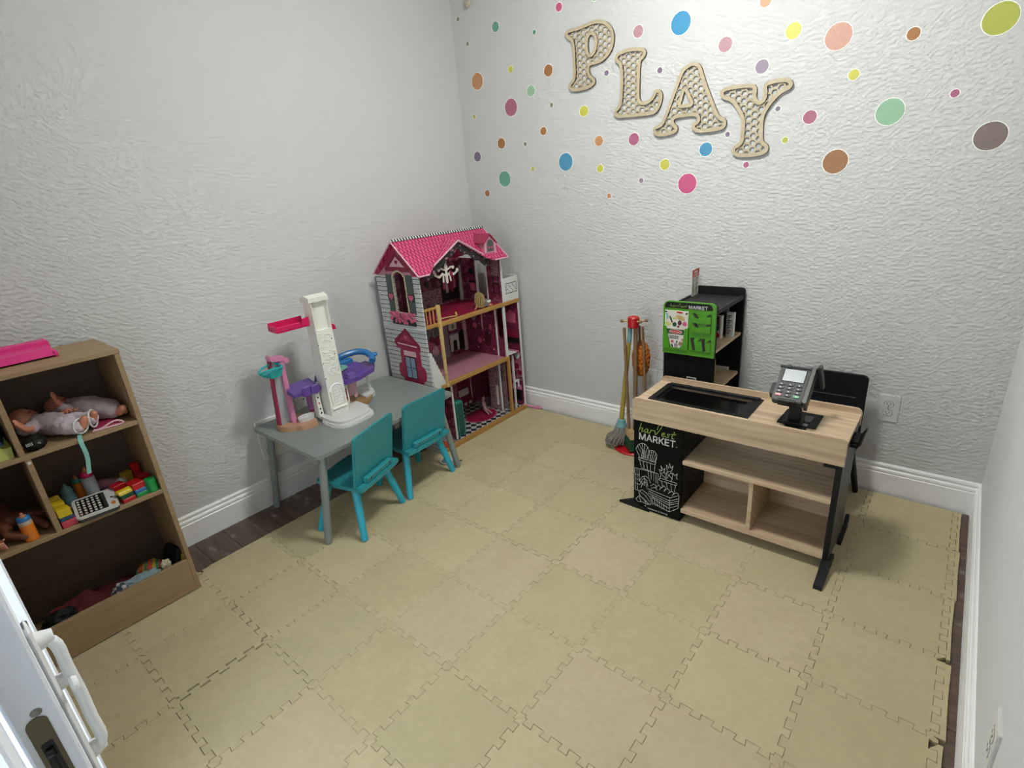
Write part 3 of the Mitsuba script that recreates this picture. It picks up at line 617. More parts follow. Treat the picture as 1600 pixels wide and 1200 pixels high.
def face(t, c, hr, f, u, skin):
    """Eyes, nose, mouth and ear on a doll's head: f looks out of the face, u runs to the crown."""
    f = np.array(f, float) / np.linalg.norm(f); u = np.array(u, float); u -= f * (u @ f); u /= np.linalg.norm(u); s = np.cross(f, u); c = np.array(c)
    m = lambda p, r: move(trimesh.creation.icosphere(2, radius=r), trimesh.transformations.translation_matrix(p))
    obj('nose', m(c + f * hr * .98, hr * .14), skin, t, smooth=60)
    for k in (-1, 1):
        obj('eye', m(c + f * hr * .86 + u * hr * .15 + s * k * hr * .36, hr * .12), 'black_gloss', t, smooth=60)
        obj('ear', m(c + s * k * hr * .97 - u * hr * .05, hr * .2), skin, t, smooth=60)
    obj('mouth', tube([c + f * hr * .90 - u * hr * .38 + s * a * hr * .22 + u * a * a * hr * .06 for a in np.linspace(-1, 1, 7)], hr * .06, 6), 'raspberry', t)
def crease(m, seed):
    n = m.vertex_normals; q = m.vertices * np.array([70, 95, 60]) + 3.1 * meshkit.noise(m.vertices * 40, seed)[:, None]
    m.vertices = m.vertices + n * (.011 * (meshkit.fbm(q, 2, seed) - .5))[:, None]; return m
zs = .760
d1, h1 = doll('baby_doll', 'baby doll in grey and pale pink pajamas lying in front on the upper shelf', zs, (-1.000, -1.222, zs + .060), (-.975, -1.200, zs + .045), (-.905, -1.150, zs + .046), (-.955, -1.190, zs + .044),
    [((-.935, -1.205, zs + .05), (-.900, -1.230, zs + .052), (-.868, -1.240, zs + .064), (.1, -.45, .75)), ((-.985, -1.165, zs + .055), (-.965, -1.135, zs + .062), (-.935, -1.120, zs + .07), (1, .3, .1))],
    [((-.885, -1.155, zs + .044), (-.845, -1.132, zs + .040), (-.826, -1.108, zs + .036), (-.822, -1.098, zs + .058)), ((-.915, -1.130, zs + .044), (-.890, -1.105, zs + .044), (-.860, -1.070, zs + .040), (-.850, -1.064, zs + .058))], None)
face(d1, h1, .042, (.35, .1, .95), (-.7, -.6, 0), 'skin')
pj1 = capsule_union([[(-.965, -1.196, zs + .045, .036), (-.930, -1.172, zs + .044, .040), (-.900, -1.148, zs + .040, .037)], [(-.938, -1.203, zs + .05, .022), (-.905, -1.235, zs + .052, .0185), (-.890, -1.246, zs + .060, .0185)], [(-.985, -1.168, zs + .055, .021), (-.965, -1.137, zs + .060, .018)]], .006, 5, 16)
obj('pajama_top', crease(pj1, 1), 'pajama', d1, smooth=50)
pj1b = capsule_union([[(-.895, -1.150, zs + .038, .034), (-.855, -1.140, zs + .036, .027), (-.832, -1.116, zs + .033, .021)], [(-.910, -1.136, zs + .040, .033), (-.895, -1.100, zs + .041, .026), (-.868, -1.074, zs + .040, .024)]], .006, 5, 16)
obj('pajama_trousers', crease(pj1b, 2), 'pajama_pale', d1, smooth=50)
obj('cuff', cat_(tube([(-.858 + .0275 * a, -1.070 - .0165 * a, zs + .040 + .030 * b) for a, b in [(math.cos(q), math.sin(q)) for q in np.linspace(0, 2 * np.pi, 20)]], .0035, 6), tube([(-.829 + .012 * a, -1.112 - .022 * a, zs + .036 + .0255 * b) for a, b in [(math.cos(q), math.sin(q)) for q in np.linspace(0, 2 * np.pi, 20)]], .003, 6)), 'white', d1, label='white trouser cuff')
d2, h2 = doll('baby_doll', 'baby doll with raised hand lying behind the other doll on the upper shelf', zs, (-1.035, -1.118, zs + .062), (-1.015, -1.100, zs + .055), (-.955, -1.050, zs + .052), (-1.000, -1.085, zs + .052),
    [((-.985, -1.105, zs + .06), (-.955, -1.115, zs + .07), (-.950, -1.128, zs + .098), (.1, -.25, 1)), ((-1.03, -1.07, zs + .05), (-1.03, -1.03, zs + .05), (-1.0, -1.0, zs + .03), (.5, .5, 0))],
    [((-.945, -1.05, zs + .05), (-.900, -1.010, zs + .045), (-.862, -.990, zs + .034), (-.845, -.980, zs + .050)), ((-.965, -1.035, zs + .05), (-.930, -.995, zs + .042), (-.900, -.980, zs + .03), (-.880, -.972, zs + .026))], None)
face(d2, h2, .042, (.3, .1, .95), (-.7, -.6, .1), 'skin')
pj2 = capsule_union([[(-1.005, -1.090, zs + .054, .040), (-.960, -1.055, zs + .052, .045), (-.945, -1.048, zs + .05, .042), (-.900, -1.012, zs + .045, .033), (-.886, -1.003, zs + .041, .029)], [(-.985, -1.106, zs + .06, .022), (-.955, -1.115, zs + .068, .019), (-.951, -1.122, zs + .080, .018)], [(-.960, -1.04, zs + .05, .04), (-.930, -.998, zs + .042, .028)]], .006, 5, 16)
obj('pajama_suit', crease(pj2, 3), 'pajama', d2, smooth=50)
bl = thing('folded_blanket', 'folded pink blanket with pale edge under the dolls', 'blanket')
fold = Polygon([(-.845, zs + .0), (-.845, zs + .006), (-.93, zs + .016), (-.93, zs + .0)])
obj('fold', hullpts([(-.83, -1.075, zs), (-.82, -1.005, zs + .001), (-.95, -1.0, zs), (-.95, -1.08, zs), (-.835, -1.07, zs + .006), (-.825, -1.01, zs + .012), (-.95, -1.0, zs + .012), (-.95, -1.08, zs + .012)]), 'raspberry', bl)
obj('piping', cat_(tube([(-.829, -1.088, zs + .0035), (-.824, -1.04, zs + .0035), (-.818, -1.0, zs + .0035)], .0034, 8), tube(spline([(-.833, -1.083, zs + .007), (-.828, -1.04, zs + .013), (-.820, -1.004, zs + .015), (-.817, -.998, zs + .008), (-.819, -1.0, zs + .004)], 20), .0034, 8)), 'pale_pink', bl, label='pale pink piping')
st = thing('teal_strap', 'pale teal strap hanging over the shelf edge below the dolls', 'strap')
path = spline([(-.86, -1.118, zs + .004), (-.822, -1.126, zs + .006), (-.803, -1.131, zs - .010), (-.798, -1.130, zs - .05), (-.799, -1.136, zs - .095), (-.800, -1.142, zs - .125)], 24)
sw = []
for p_ in path: sw += [p_ + [0, .0065, 0], p_ + [0, -.0065, 0]]
sw = np.array(sw); F = []
for k in range(len(path) - 1): a = 2 * k; F += [[a, a + 1, a + 3], [a, a + 3, a + 2]]
V = np.vstack([sw, sw + [.0016, 0, .0006]]); n_ = len(sw)
F2 = [[a + n_, c + n_, b + n_] for a, b, c in F]; E = []
for k in range(len(path) - 1):
    a = 2 * k
    E += [[a, a + 2, a + 2 + n_], [a, a + 2 + n_, a + n_], [a + 1, a + 1 + n_, a + 3 + n_], [a + 1, a + 3 + n_, a + 3]]
obj('band', trimesh.Trimesh(V, F + F2 + E, process=False), 'mint', st, smooth=False)
bg = thing('black_hat', 'crumpled black fabric cap with white stitching at the left end of the upper shelf', 'hat')
obj('crown', lump((-.850, -1.236, zs + .021), (.034, .030, .024), 3, .25, 2.5), 'black_matte', bg, smooth=60)
obj('lettering', cat_(*[move(text3(s, .010, .002, True), frame_T((-.818, y, z), (.0, 1, .1), (-1, .2, .3), (.25, 0, .95))) for s, y, z in (('lllll', -1.262, zs + .024), ('ll', -1.232, zs + .02))]), 'chalk', bg)

# plastic toy cart in the left cubby
tc = thing('toy_carrier', 'lime and teal plastic toy carrier in the left cubby', 'toy')
y0, y1 = -1.425, -1.292
obj('base', cat_(hullpts([(-.83, y0, zs), (-.83, y1 - .004, zs), (-.835, y0, zs + .034), (-.838, y1, zs + .034), (-1.0, y0, zs), (-1.0, y1, zs), (-1.0, y0, zs + .034), (-1.0, y1, zs + .034)]), hullpts([(-.838, y0, zs + .03), (-.838, y1 - .02, zs + .03), (-.845, y0, zs + .062), (-.845, y1 - .035, zs + .062), (-.875, y0, zs + .062), (-.875, y1 - .035, zs + .062), (-.875, y1 - .02, zs + .03), (-.875, y0, zs + .03)])), 'leaf_green', tc)
scene[tc + '__base']['bsdf'] = {'type': 'ref', 'id': mat('pale_lime', '#c4cf6a', .4)}
for k in range(5): obj('slot', bx(-.8385 + .0012 * k * 0, -.8335, y0 + .03, y1 - .05, zs + .010 + k * .0085, zs + .0135 + k * .0085), 'leaf_green', tc)
obj('lid', cat_(hullpts([(-.88, y0, zs + .034), (-.88, y1 - .012, zs + .034), (-.90, y0, zs + .085), (-.90, y1 - .035, zs + .085), (-1.0, y0, zs + .095), (-1.0, y1 - .035, zs + .095), (-1.0, y1, zs + .034), (-1.0, y0, zs + .034)])), 'aqua', tc)
scene[tc + '__lid']['bsdf'] = {'type': 'ref', 'id': mat('deep_aqua', '#15708a', .4)}
obj('handle', tube(spline([(-.93, y1 - .012, zs + .08), (-.93, y1 - .03, zs + .10), (-.93, y1 - .07, zs + .115), (-.93, y0 + .02, zs + .12)], 14), .006), 'mint', tc)

# middle shelf, right: play bottles, calculator, blocks
zm = .472
def play_bottle(label, x, y, body, cap, nip, r=.019, h=.095, clear=None, fill=1.0):
    t = thing('play_bottle', label, 'toy bottle')
    obj('bottle', lathe([(0, 0), (r * .92, 0), (r, .004), (r, h * .68 * fill), (r * .96, h * .70 * fill), (0, h * .70 * fill)], (x, y, zm), 20), body, t)
    if clear: obj('neck', lathe([(r * .98, h * .66 * fill), (r * .98, h * .70), (r * .85, h * .74), (0, h * .74)], (x, y, zm), 20), clear, t)
    obj('collar', lathe([(0, h * .71), (r * .88, h * .71), (r * .95, h * .73), (r * .95, h * .83), (r * .85, h * .86), (0, h * .86)], (x, y, zm), 20), cap, t)
    obj('teat', lathe([(r * .55, h * .85), (r * .5, h * .89), (r * .24, h * .93), (r * .24, h * .97), (r * .12, h), (0, h)], (x, y, zm), 16), nip, t)
mat('teal_grey', '#6b9797', .5); mat('juice', '#c06a12', .35); mat('juice_bright', '#ef8420', .35); mat('milk', '#b6bdc6', .4); mat('nipple', '#c47d55', .5); mat('cap_green', '#2f7a60', .4); mat('cap_blue', '#2c83c9', .4); mat('frost', '#c9b8a4', .3)
tb = thing('play_bottle', 'grey teal rounded toy bottle, leftmost beside the calculator', 'toy bottle')
obj('bottle', lathe([(0, 0), (.020, 0), (.023, .006), (.022, .03), (.0175, .045), (.019, .055), (.0135, .068), (.005, .075), (.005, .083), (0, .084)], (-1.005, -1.198, zm), 22), 'teal_grey', tb, smooth=45)
play_bottle('amber toy juice bottle with green collar between two bottles', -1.005, -1.160, 'juice', 'cap_green', 'nipple', .0165, .102)
play_bottle('pale toy milk bottle with hot pink collar, tallest on the middle shelf', -.985, -1.130, 'milk', 'hot_pink', 'nipple', .021, .125)
ca = thing('toy_calculator', 'white and black toy calculator lying on the middle shelf', 'calculator')
ex = np.array([.11, .994, 0]); ey = np.array([-.994, .11, 0])   # local: x along the shelf, y towards the back
Mt = frame_T((-.868, -1.150, zm), ex, ey, (0, 0, 1)) @ trimesh.transformations.rotation_matrix(math.radians(5), [1, 0, 0], [0, -.07, 0])
def cl(m): return move(m, Mt)
obj('base', cl(prism(rrect(-.060, .060, -.070, .070, .012), 'z', .0, .013)), 'charcoal', ca)
obj('case', cl(prism(rrect(-.062, .062, -.072, .072, .013), 'z', .013, .021)), 'white', ca)
obj('keypad_field', cl(prism(rrect(-.052, .032, -.062, .060, .003), 'z', .021, .0216)), 'black', ca)
obj('display', cl(prism(rrect(.022, .032, -.056, .056, .001), 'z', .0216, .0219)), 'charcoal', ca)
for a in range(5):
    for b in range(6): obj('key', cl(prism(rrect(-.0495 + a * .0140, -.0415 + a * .0140, -.0575 + b * .0193, -.0455 + b * .0193, .003), 'z', .0216, .0226)), 'book_paper' if (a, b) not in ((1, 0), (0, 0)) else 'pale_pink', ca)
obj('button', cl(prism(rrect(.042, .054, -.056, -.036, .003), 'z', .021, .0228)), 'orange', ca)
obj('button', cl(prism(Point(.048, .0).buffer(.004), 'z', .021, .0225)), 'charcoal', ca)
dl = thing('cloth_doll_leg', 'dusty pink cloth doll lying behind the calculator with a pale foot', 'doll')
obj('leg', capsule_union([[(-1.03, -1.12, zm + .022, .021), (-.995, -1.085, zm + .03, .021), (-.975, -1.060, zm + .026, .019)]], .008, 4), 'rose', dl, smooth=60)
scene[dl + '__leg']['bsdf'] = {'type': 'ref', 'id': mat('dusty_pink', '#a06a78', .85)}
obj('foot', lump((-.960, -1.044, zm + .024), (.020, .019, .021), 5, .12), 'white', dl, smooth=60)
def block(label, m, c): obj('toy_block', m, c, label=label, cat='toy block', group='wooden toy blocks on the middle shelf')
def cube(x, y, z, sx, sy, sz, a=0.0): return move(bx(-sx / 2, sx / 2, -sy / 2, sy / 2, 0, sz, .0015), rotz(a, (x, y, z)))
block('red block at the bottom of the left stack of three by the side panel', cube(-.838, -1.062, zm, .034, .042, .015, .2), 'red')
block('green block in the middle of the stack under the yellow arch', cube(-.840, -1.064, zm + .015, .034, .042, .017, .2), 'dark_green')
ym = hullpts([(a, y, z) for y in (-.022, .022) for a, z in [(.018 * math.cos(q), .016 * math.sin(q)) for q in np.linspace(0, math.pi, 9)]])
block('yellow half round block on top of the green block', move(ym, rotz(.2, (-.842, -1.066, zm + .032))), 'yellow')
block('green flat block under the blue block', cube(-.842, -1.018, zm, .034, .040, .014, .15), 'green')
block('blue flat block under the tilted red block', cube(-.843, -1.019, zm + .014, .034, .040, .015, .15), 'blue')
block('big red block on top of the blue block', cube(-.855, -1.024, zm + .029, .055, .042, .024, .2), 'red')
block('green cylinder block standing at the front right of the middle shelf', rod((-.834, -.981, zm), (-.834, -.981, zm + .052), .0185, n=24, rnd=.001), 'green')
block('red block behind the half round yellow block', cube(-.915, -1.066, zm, .035, .042, .045, .2), 'red')
block('dark yellow block at the back behind the red blocks', cube(-.975, -1.02, zm, .03, .032, .055, .2), 'gold_yellow')
block('red block standing at the back right of the middle shelf', cube(-.955, -.975, zm, .024, .024, .06, .1) if False else cube(-.985, -.985, zm, .026, .026, .075, .1), 'red')
block('red block half hidden behind the green cylinder', cube(-.905, -.985, zm, .036, .036, .05, .1), 'red')
block('pink red block lowest in the stack by the divider', cube(-.832, -1.238, zm, .032, .044, .024, .05), 'rose')
scene['toy_block_011']['bsdf'] = {'type': 'ref', 'id': mat('coral_red', '#d0425a', .4)}
block('dark blue flat block in the stack by the divider', cube(-.835, -1.240, zm + .024, .032, .040, .013, .05), 'blue')
scene['toy_block_012']['bsdf'] = {'type': 'ref', 'id': mat('deep_blue', '#143f66', .4)}
block('yellow block on top of the dark blue block by the divider', cube(-.838, -1.2415, zm + .037, .032, .038, .028, .05), 'yellow')
block('middle yellow block standing behind the stack by the divider', cube(-.885, -1.2435, zm, .032, .034, .072, .02), 'yellow')
block('rearmost yellow block by the divider', cube(-.930, -1.2445, zm, .032, .032, .075, .02), 'gold_yellow')

# middle shelf, left: brown doll and juice bottle
bd, hb = doll('brown_doll', 'brown bodied baby doll lying behind the orange juice bottle', zm, (-1.02, -1.39, zm + .06), (-.995, -1.38, zm + .055), (-.935, -1.37, zm + .05), (-.98, -1.376, zm + .055),
    [((-.965, -1.40, zm + .06), (-.92, -1.415, zm + .05), (-.885, -1.42, zm + .03), (1, 0, -.1)), ((-.98, -1.35, zm + .05), (-.95, -1.33, zm + .05), (-.93, -1.31, zm + .05), (.5, .6, 0))],
    [((-.93, -1.385, zm + .05), (-.865, -1.385, zm + .034), (-.836, -1.352, zm + .023), (-.832, -1.345, zm + .022)), ((-.945, -1.35, zm + .05), (-.905, -1.315, zm + .04), (-.882, -1.300, zm + .024), (-.862, -1.293, zm + .018))], None, 'skin_brown', .045)
face(bd, hb, .045, (.5, .1, .85), (-.8, -.4, .2), 'skin_brown')
hb_ = thing('doll_hand', 'pale doll hand at the left edge of the middle shelf', 'doll')
hc = [[(-.845, -1.423, zm + .012, .011), (-.835, -1.416, zm + .022, .010)]] + [[(-.835 + .004 * k, -1.413 - .002 * k, zm + .012 + .006 * k, .0042), (-.828, -1.402 - .001 * k, zm + .010 + .0065 * k, .0036)] for k in range(4)] + [[(-.84, -1.41, zm + .03, .004), (-.835, -1.400, zm + .038, .0035)]]
obj('palm', capsule_union(hc, .004, 3), 'skin', hb_, smooth=50)
play_bottle('orange toy juice bottle with bright blue collar on the left of the middle shelf', -.838, -1.338, 'juice_bright', 'cap_blue', 'nipple', .0185, .102, 'frost', .86)

# soft toys in the bin
zb = .026
def soft(key, label, c, r, m, seed, cat='soft toy', amp=.35, freq=2.2): return obj(key, lump(c, r, seed, amp, freq, 4), m, label=label, cat=cat, smooth=70)
mat('maroon', '#5a1414', .9); mat('tissue', '#93a7ad', .9); mat('patchwork', proc(lambda p, n, uv: mix((.05, .05, .06), (.42, .42, .44), smoothstep(.45, .55, noise(p.x * 90, p.y * 90, p.z * 90)))), .9)
mat('rainbow', proc(lambda p, n, uv: dr.select(dr.sin(p.y * 160 + p.x * 60) > 0.2, mi.Color3f(0.2970, 0.0396, 0.0198), dr.select(dr.sin(p.y * 160 + p.x * 60 + 1.6) > .2, mi.Color3f(0.0330, 0.1188, 0.0528), mi.Color3f(0.2970, 0.1980, 0.0264)))), .9)
soft('red_cloth', 'crumpled dark red cloth filling the left of the toy bin', (-.94, -1.305, zb + .048), (.080, .095, .058), 'maroon', 1, 'cloth')
soft('patterned_cloth', 'black and white patterned cloth in the toy bin', (-.885, -1.165, zb + .060), (.045, .05, .055), 'patchwork', 2, 'cloth')
soft('blue_tissue', 'crumpled pale blue cloth in the toy bin', (-.872, -1.105, zb + .095), (.038, .058, .026), 'tissue', 4, 'cloth', .45, 2.6)
soft('rainbow_cloth', 'rainbow striped cloth behind the pale blue cloth', (-.925, -1.06, zb + .075), (.05, .055, .045), 'rainbow', 6, 'cloth')
soft('black_shoe', 'black soft toy in the left of the toy bin', (-.90, -1.36, zb + .085), (.03, .05, .035), 'black_matte', 9)
by = thing('toy_vehicle', 'black and yellow toy leaning in the right corner of the toy bin', 'toy')
obj('body', move(bx(-.05, .05, -.014, .014, 0, .085, .008), rotz(.2, (-.90, -.995, zb + .075)) @ trimesh.transformations.rotation_matrix(-.35, [1, 0, 0])), 'black_matte', by)
obj('wing', move(bx(-.03, .03, -.010, .010, 0, .055, .006), rotz(.2, (-.872, -.972, zb + .080)) @ trimesh.transformations.rotation_matrix(-.3, [1, 0, 0])), 'gold_yellow', by)
soft('white_toy', 'small white soft toy at the front right of the toy bin', (-.862, -1.020, zb + .115), (.014, .018, .022), 'cream', 12)
obj('bin_filling', lump((-.965, -1.20, zb + .028), (.105, .185, .028), 20, .3, 4, 4), 'maroon', label='dark jumble of soft toys deep in the bin', cat='soft toys', kind='stuff', smooth=70)

# ------------------------------------------------------------------ toddler table with two teal chairs
ZT = .441
tb_ = thing('toy_table', 'grey painted toddler table with round splayed legs against the left wall', 'table')
top = affinity.affine_transform(rrect(-1.152, -.568, -.462, .372, .035, 8), [1, -.031, .0, 1, -.014, 0])
obj('table_top', cat_(prism(top.buffer(-.002), 'z', ZT - .018, ZT - .016), prism(top, 'z', ZT - .016, ZT - .0025), prism(top.buffer(-.0022), 'z', ZT - .0025, ZT)), 'grey_paint', tb_)
for tp, ft in (((-.607, -.415, ZT - .018), (-.616, -.470, 0)), ((-1.115, -.395, ZT - .018), (-1.140, -.447, ZF)), ((-.640, .290, ZT - .018), (-.607, .346, 0)), ((-1.115, .290, ZT - .018), (-1.140, .330, ZF))):
    obj('leg', rod(ft, tp, .0165, .0175, 20, .003), 'grey_paint', tb_, smooth=40)

def chair(key, label, o, fdir, main, legm, group=None, screws=True, wf=1.0):
    f = np.array([fdir[0], fdir[1], 0.]); f /= np.linalg.norm(f); s = np.array([f[1], -f[0], 0.]); z = np.array([0, 0, 1.])
    M = frame_T(np.array([o[0], o[1], 0.]), s * wf, f, z); L = lambda m: move(m, M)
    t = thing(key, label, 'chair', group)
    seat = Polygon(smoothpoly([(-.142, -.030), (.142, -.030), (.150, -.012), (.132, .23), (.118, .252), (-.118, .252), (-.132, .23), (-.150, -.012)], 2))
    obj('seat', L(cat_(prism(seat.buffer(-.003), 'z', .240, .243), prism(seat, 'z', .243, .259), prism(seat.buffer(-.003), 'z', .259, .262))), main, t, smooth=25)
    k = .043 / .24
    bp = rrect(-.145, .145, 0, .244, .018, 6).union(sbox(-.145, 0, .145, .05))
    b = cat_(prism(bp, 'y', -.006, .006), prism(bp.buffer(-.003), 'y', -.0085, .0085))
    A = np.eye(4); A[1, 2] = -k; A[1, 3] = .016; A[2, 3] = .2615
    obj('backrest', L(move(b, A)), main, t, smooth=25)
    bl_ = bx(-.098, .098, -.0275, -.0005, .262, .291, .004); A2 = np.eye(4); A2[1, 2] = -k; A2[1, 3] = .006 + k * .2615
    bk_ = obj('back_rail', L(move(bl_, A2)), main, t, smooth=25)
    if screws:
        for sx in (-.072, .072): obj('screw', L(rod((sx, -.0245, .279), (sx, -.0262, .279), .004, n=10)), 'screw', bk_)
    for sx in (-1, 1):
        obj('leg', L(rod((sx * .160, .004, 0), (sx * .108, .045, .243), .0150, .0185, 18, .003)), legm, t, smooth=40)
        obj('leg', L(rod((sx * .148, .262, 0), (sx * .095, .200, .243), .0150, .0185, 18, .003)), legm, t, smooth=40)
    return t
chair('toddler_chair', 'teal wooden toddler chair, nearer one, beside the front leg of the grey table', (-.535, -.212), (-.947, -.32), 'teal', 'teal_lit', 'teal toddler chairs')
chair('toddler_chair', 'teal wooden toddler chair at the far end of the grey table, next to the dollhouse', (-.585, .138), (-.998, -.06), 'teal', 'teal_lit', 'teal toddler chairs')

# ------------------------------------------------------------------ plastic castle playset on the table
cs = thing('castle_playset', 'plastic castle playset with tall white tower standing on the grey table', 'toy castle')
z0 = ZT
wb = Polygon(smoothpoly([(-.91, -.243), (-.80, -.252), (-.735, -.238), (-.712, -.20), (-.712, -.10), (-.735, -.035), (-.80, -.012), (-.91, -.005)], 2))
obj('tower_base', cat_(prism(wb, 'z', z0, z0 + .010), prism(wb.buffer(-.004), 'z', z0 + .010, z0 + .016), prism(wb.buffer(-.016).union(sbox(-.91, -.235, -.80, -.02)), 'z', z0 + .016, z0 + .029)), 'white', cs)
zt_ = z0 + .029
f0 = [(-.850, -.197), (-.850, -.103), (-.945, -.103), (-.945, -.197)]; 
def at(z):  # tower outline narrows with height
    k = (z - zt_) / .56; yl, yr = -.197 + .018 * k, -.103 + .006 * k; xf = -.850 - .018 * k
    return [(xf, yl), (xf, yr), (-.935, yr), (-.935, yl)]
zA, zB = .885, 1.020
tower = hullpts([(x, y, zt_) for x, y in at(zt_)] + [(x, y, zA) for x, y in at(zA)])
a_, b_ = at(zA), at(zB)
def slab(i, j, th, axis):
    pts = []
    for P, z in ((a_, zA), (b_, zB)):
        for q in (i, j):
            x, y = P[q]; pts += [(x, y, z)]; pts += [(x, y + th, z)] if axis == 'y' else [(x + th, y, z)]
    return hullpts(pts)
obj('tower', cat_(tower, slab(0, 3, .004, 'y'), slab(1, 2, -.004, 'y'), slab(2, 3, .05, 'x')), 'cream_white' if False else mat('tower_plastic', (.93, .92, .82), .45), cs)
tw = cs + '__tower'
c_ = at(zB)
obj('cap', hullpts([(x + dx, y + dy, z) for (x, y), (dx, dy) in zip(c_, ((.008, -.012), (.008, .006), (-.004, .006), (-.004, -.012))) for z in (zB - .002, zB + .018)] + [(-.89, -.196, zB + .030), (-.89, -.088, zB + .030)]), 'tower_plastic', cs)
rl = []
rr = np.random.default_rng(3)
def fx(z): return -.850 - .018 * (z - zt_) / .56
for _ in range(46):   # stonework relief on the tower front
    z = rr.uniform(.66, .87); y = rr.uniform(-.178, -.108); w, h = rr.uniform(.007, .014), rr.uniform(.003, .006)
    rl.append(hullpts([(fx(z) - .001, y + w * math.cos(q), z + h * math.sin(q)) for q in np.linspace(0, 2 * np.pi, 7)[:-1]] + [(fx(z) + .0036, y + .6 * w * math.cos(q), z + .6 * h * math.sin(q)) for q in np.linspace(0, 2 * np.pi, 7)[:-1]]))
obj('stone_relief', cat_(*rl), 'tower_plastic', tw, kind='stuff')
def ring(c, r, rt): return tube([(c[0], c[1] + r * math.cos(q), c[2] + r * math.sin(q)) for q in np.linspace(0, 2 * np.pi, 26)], rt, 8)
obj('medallion', cat_(ring((fx(.68), -.146, .682), .019, .0022), ring((fx(.68), -.146, .682), .006, .002), *[rod((fx(.68), -.146 + .006 * math.cos(q), .682 + .006 * math.sin(q)), (fx(.68), -.146 + .018 * math.cos(q), .682 + .018 * math.sin(q)), .0016, n=6) for q in np.arange(6) * 1.047]), 'tower_plastic', tw)
arch = spline([(fx(.6), -.182, .590), (fx(.6), -.172, .606), (fx(.6), -.150, .618), (fx(.6), -.126, .612), (fx(.6), -.112, .604)], 20)
obj('arch_moulding', tube(arch, .0028), 'white_gloss', tw)
obj('door_relief', cat_(*[lump((fx(z) , y, z), (.003, .005, .005), int(z * 999), .2, 2, 1) for z in (.53, .545, .56, .575, .59) for y in (-.175, -.160, -.145, -.130, -.117)], bx(fx(.49) - .002, fx(.49) + .004, -.185, -.112, .512, .518), bx(fx(.49) - .002, fx(.49) + .004, -.183, -.176, .518, .59), bx(fx(.49) - .002, fx(.49) + .004, -.118, -.112, .518, .59), bx(fx(.48), fx(.48) + .004, -.178, -.158, zt_ + .006, .492), bx(fx(.48), fx(.48) + .004, -.148, -.128, zt_ + .006, .492)), 'tower_plastic', tw)
obj('step', hullpts([(fx(.5) - .002, -.192, .498), (fx(.5) - .002, -.106, .498), (fx(.5) + .012, -.190, .500), (fx(.5) + .012, -.108, .500), (fx(.5) - .002, -.192, .512), (fx(.5) - .002, -.106, .512)]), 'tower_plastic', tw)
for y, z in ((-.186, .82), (-.112, .835), (-.182, .73), (-.113, .76), (-.187, .655), (-.113, .68)): obj('screw_hole', rod((fx(z) - .001, y, z), (fx(z) + .0008, y, z), .0028, n=10), 'screw', tw)
# hot pink arms
obj('balcony', cat_(hullpts([(-.955, -.345, .912), (-.895, -.345, .912), (-.955, -.19, .912), (-.895, -.19, .912), (-.957, -.352, .924), (-.893, -.352, .924), (-.957, -.19, .922), (-.893, -.19, .922)]),
    bx(-.959, -.953, -.352, -.19, .918, .955, .002), bx(-.897, -.891, -.352, -.23, .918, .940, .002), bx(-.959, -.891, -.354, -.346, .918, .945, .002),
    hullpts([(-.897, -.23, .918), (-.891, -.23, .918), (-.897, -.19, .918), (-.891, -.19, .918), (-.897, -.22, .952), (-.891, -.22, .952), (-.897, -.19, .955), (-.891, -.19, .955)])), 'hot_pink', cs)
obj('balcony', hullpts([(-.93, -.10, .868), (-.90, -.10, .868), (-.93, -.10, .900), (-.90, -.10, .900), (-.93, -.055, .862), (-.90, -.055, .862), (-.93, -.06, .888), (-.90, -.062, .888)]), 'hot_pink', cs)
# left wing
lb = Polygon(smoothpoly([(-1.06, -.392), (-.975, -.412), (-.925, -.385), (-.918, -.352), (-.885, -.345), (-.872, -.30), (-.872, -.245), (-1.07, -.245)], 2))
obj('sand_base', cat_(prism(lb, 'z', z0, z0 + .005), prism(lb.buffer(-.003), 'z', z0 + .005, z0 + .024)), 'tan', cs)
obj('wash_tub', lathe([(0, 0), (.030, 0), (.034, .020), (.030, .021), (.027, .012), (0, .012)], (0, 0, 0), 24), 'white', cs)
scene[cs + '__wash_tub'] = mikit.ply(move(lathe([(0, 0), (.030, 0), (.034, .022), (.030, .023), (.027, .012), (0, .012)], (0, 0, 0), 28), frame_T((-.935, -.285, z0 + .024), (0, 1.25, 0), (-.75, 0, 0), (0, 0, 1))), 'white', smooth=30)
def lean(z): return .0
lift = obj('lift_tower', hullpts([(-.985, -.388, z0 + .02), (-.985, -.345, z0 + .02), (-.99, -.362, .782), (-.99, -.330, .782), (-1.01, -.388, z0 + .02), (-1.01, -.345, z0 + .02), (-1.012, -.362, .782), (-1.012, -.330, .782)]), mat('pearl', '#aeb5b6', .35), cs)
obj('rail', hullpts([(-.955, -.347, z0 + .02), (-.995, -.342, z0 + .02), (-.955, -.325, z0 + .02), (-.995, -.325, z0 + .02), (-.972, -.332, .775), (-1.012, -.330, .775), (-.972, -.312, .765), (-1.012, -.312, .765)]), 'pink', lift)
obj('rail', hullpts([(-.982, -.396, z0 + .02), (-1.015, -.396, z0 + .02), (-.982, -.388, z0 + .02), (-1.015, -.388, z0 + .02), (-.987, -.370, .785), (-1.015, -.370, .785), (-.987, -.362, .785), (-1.015, -.362, .785)]), 'raspberry', lift)
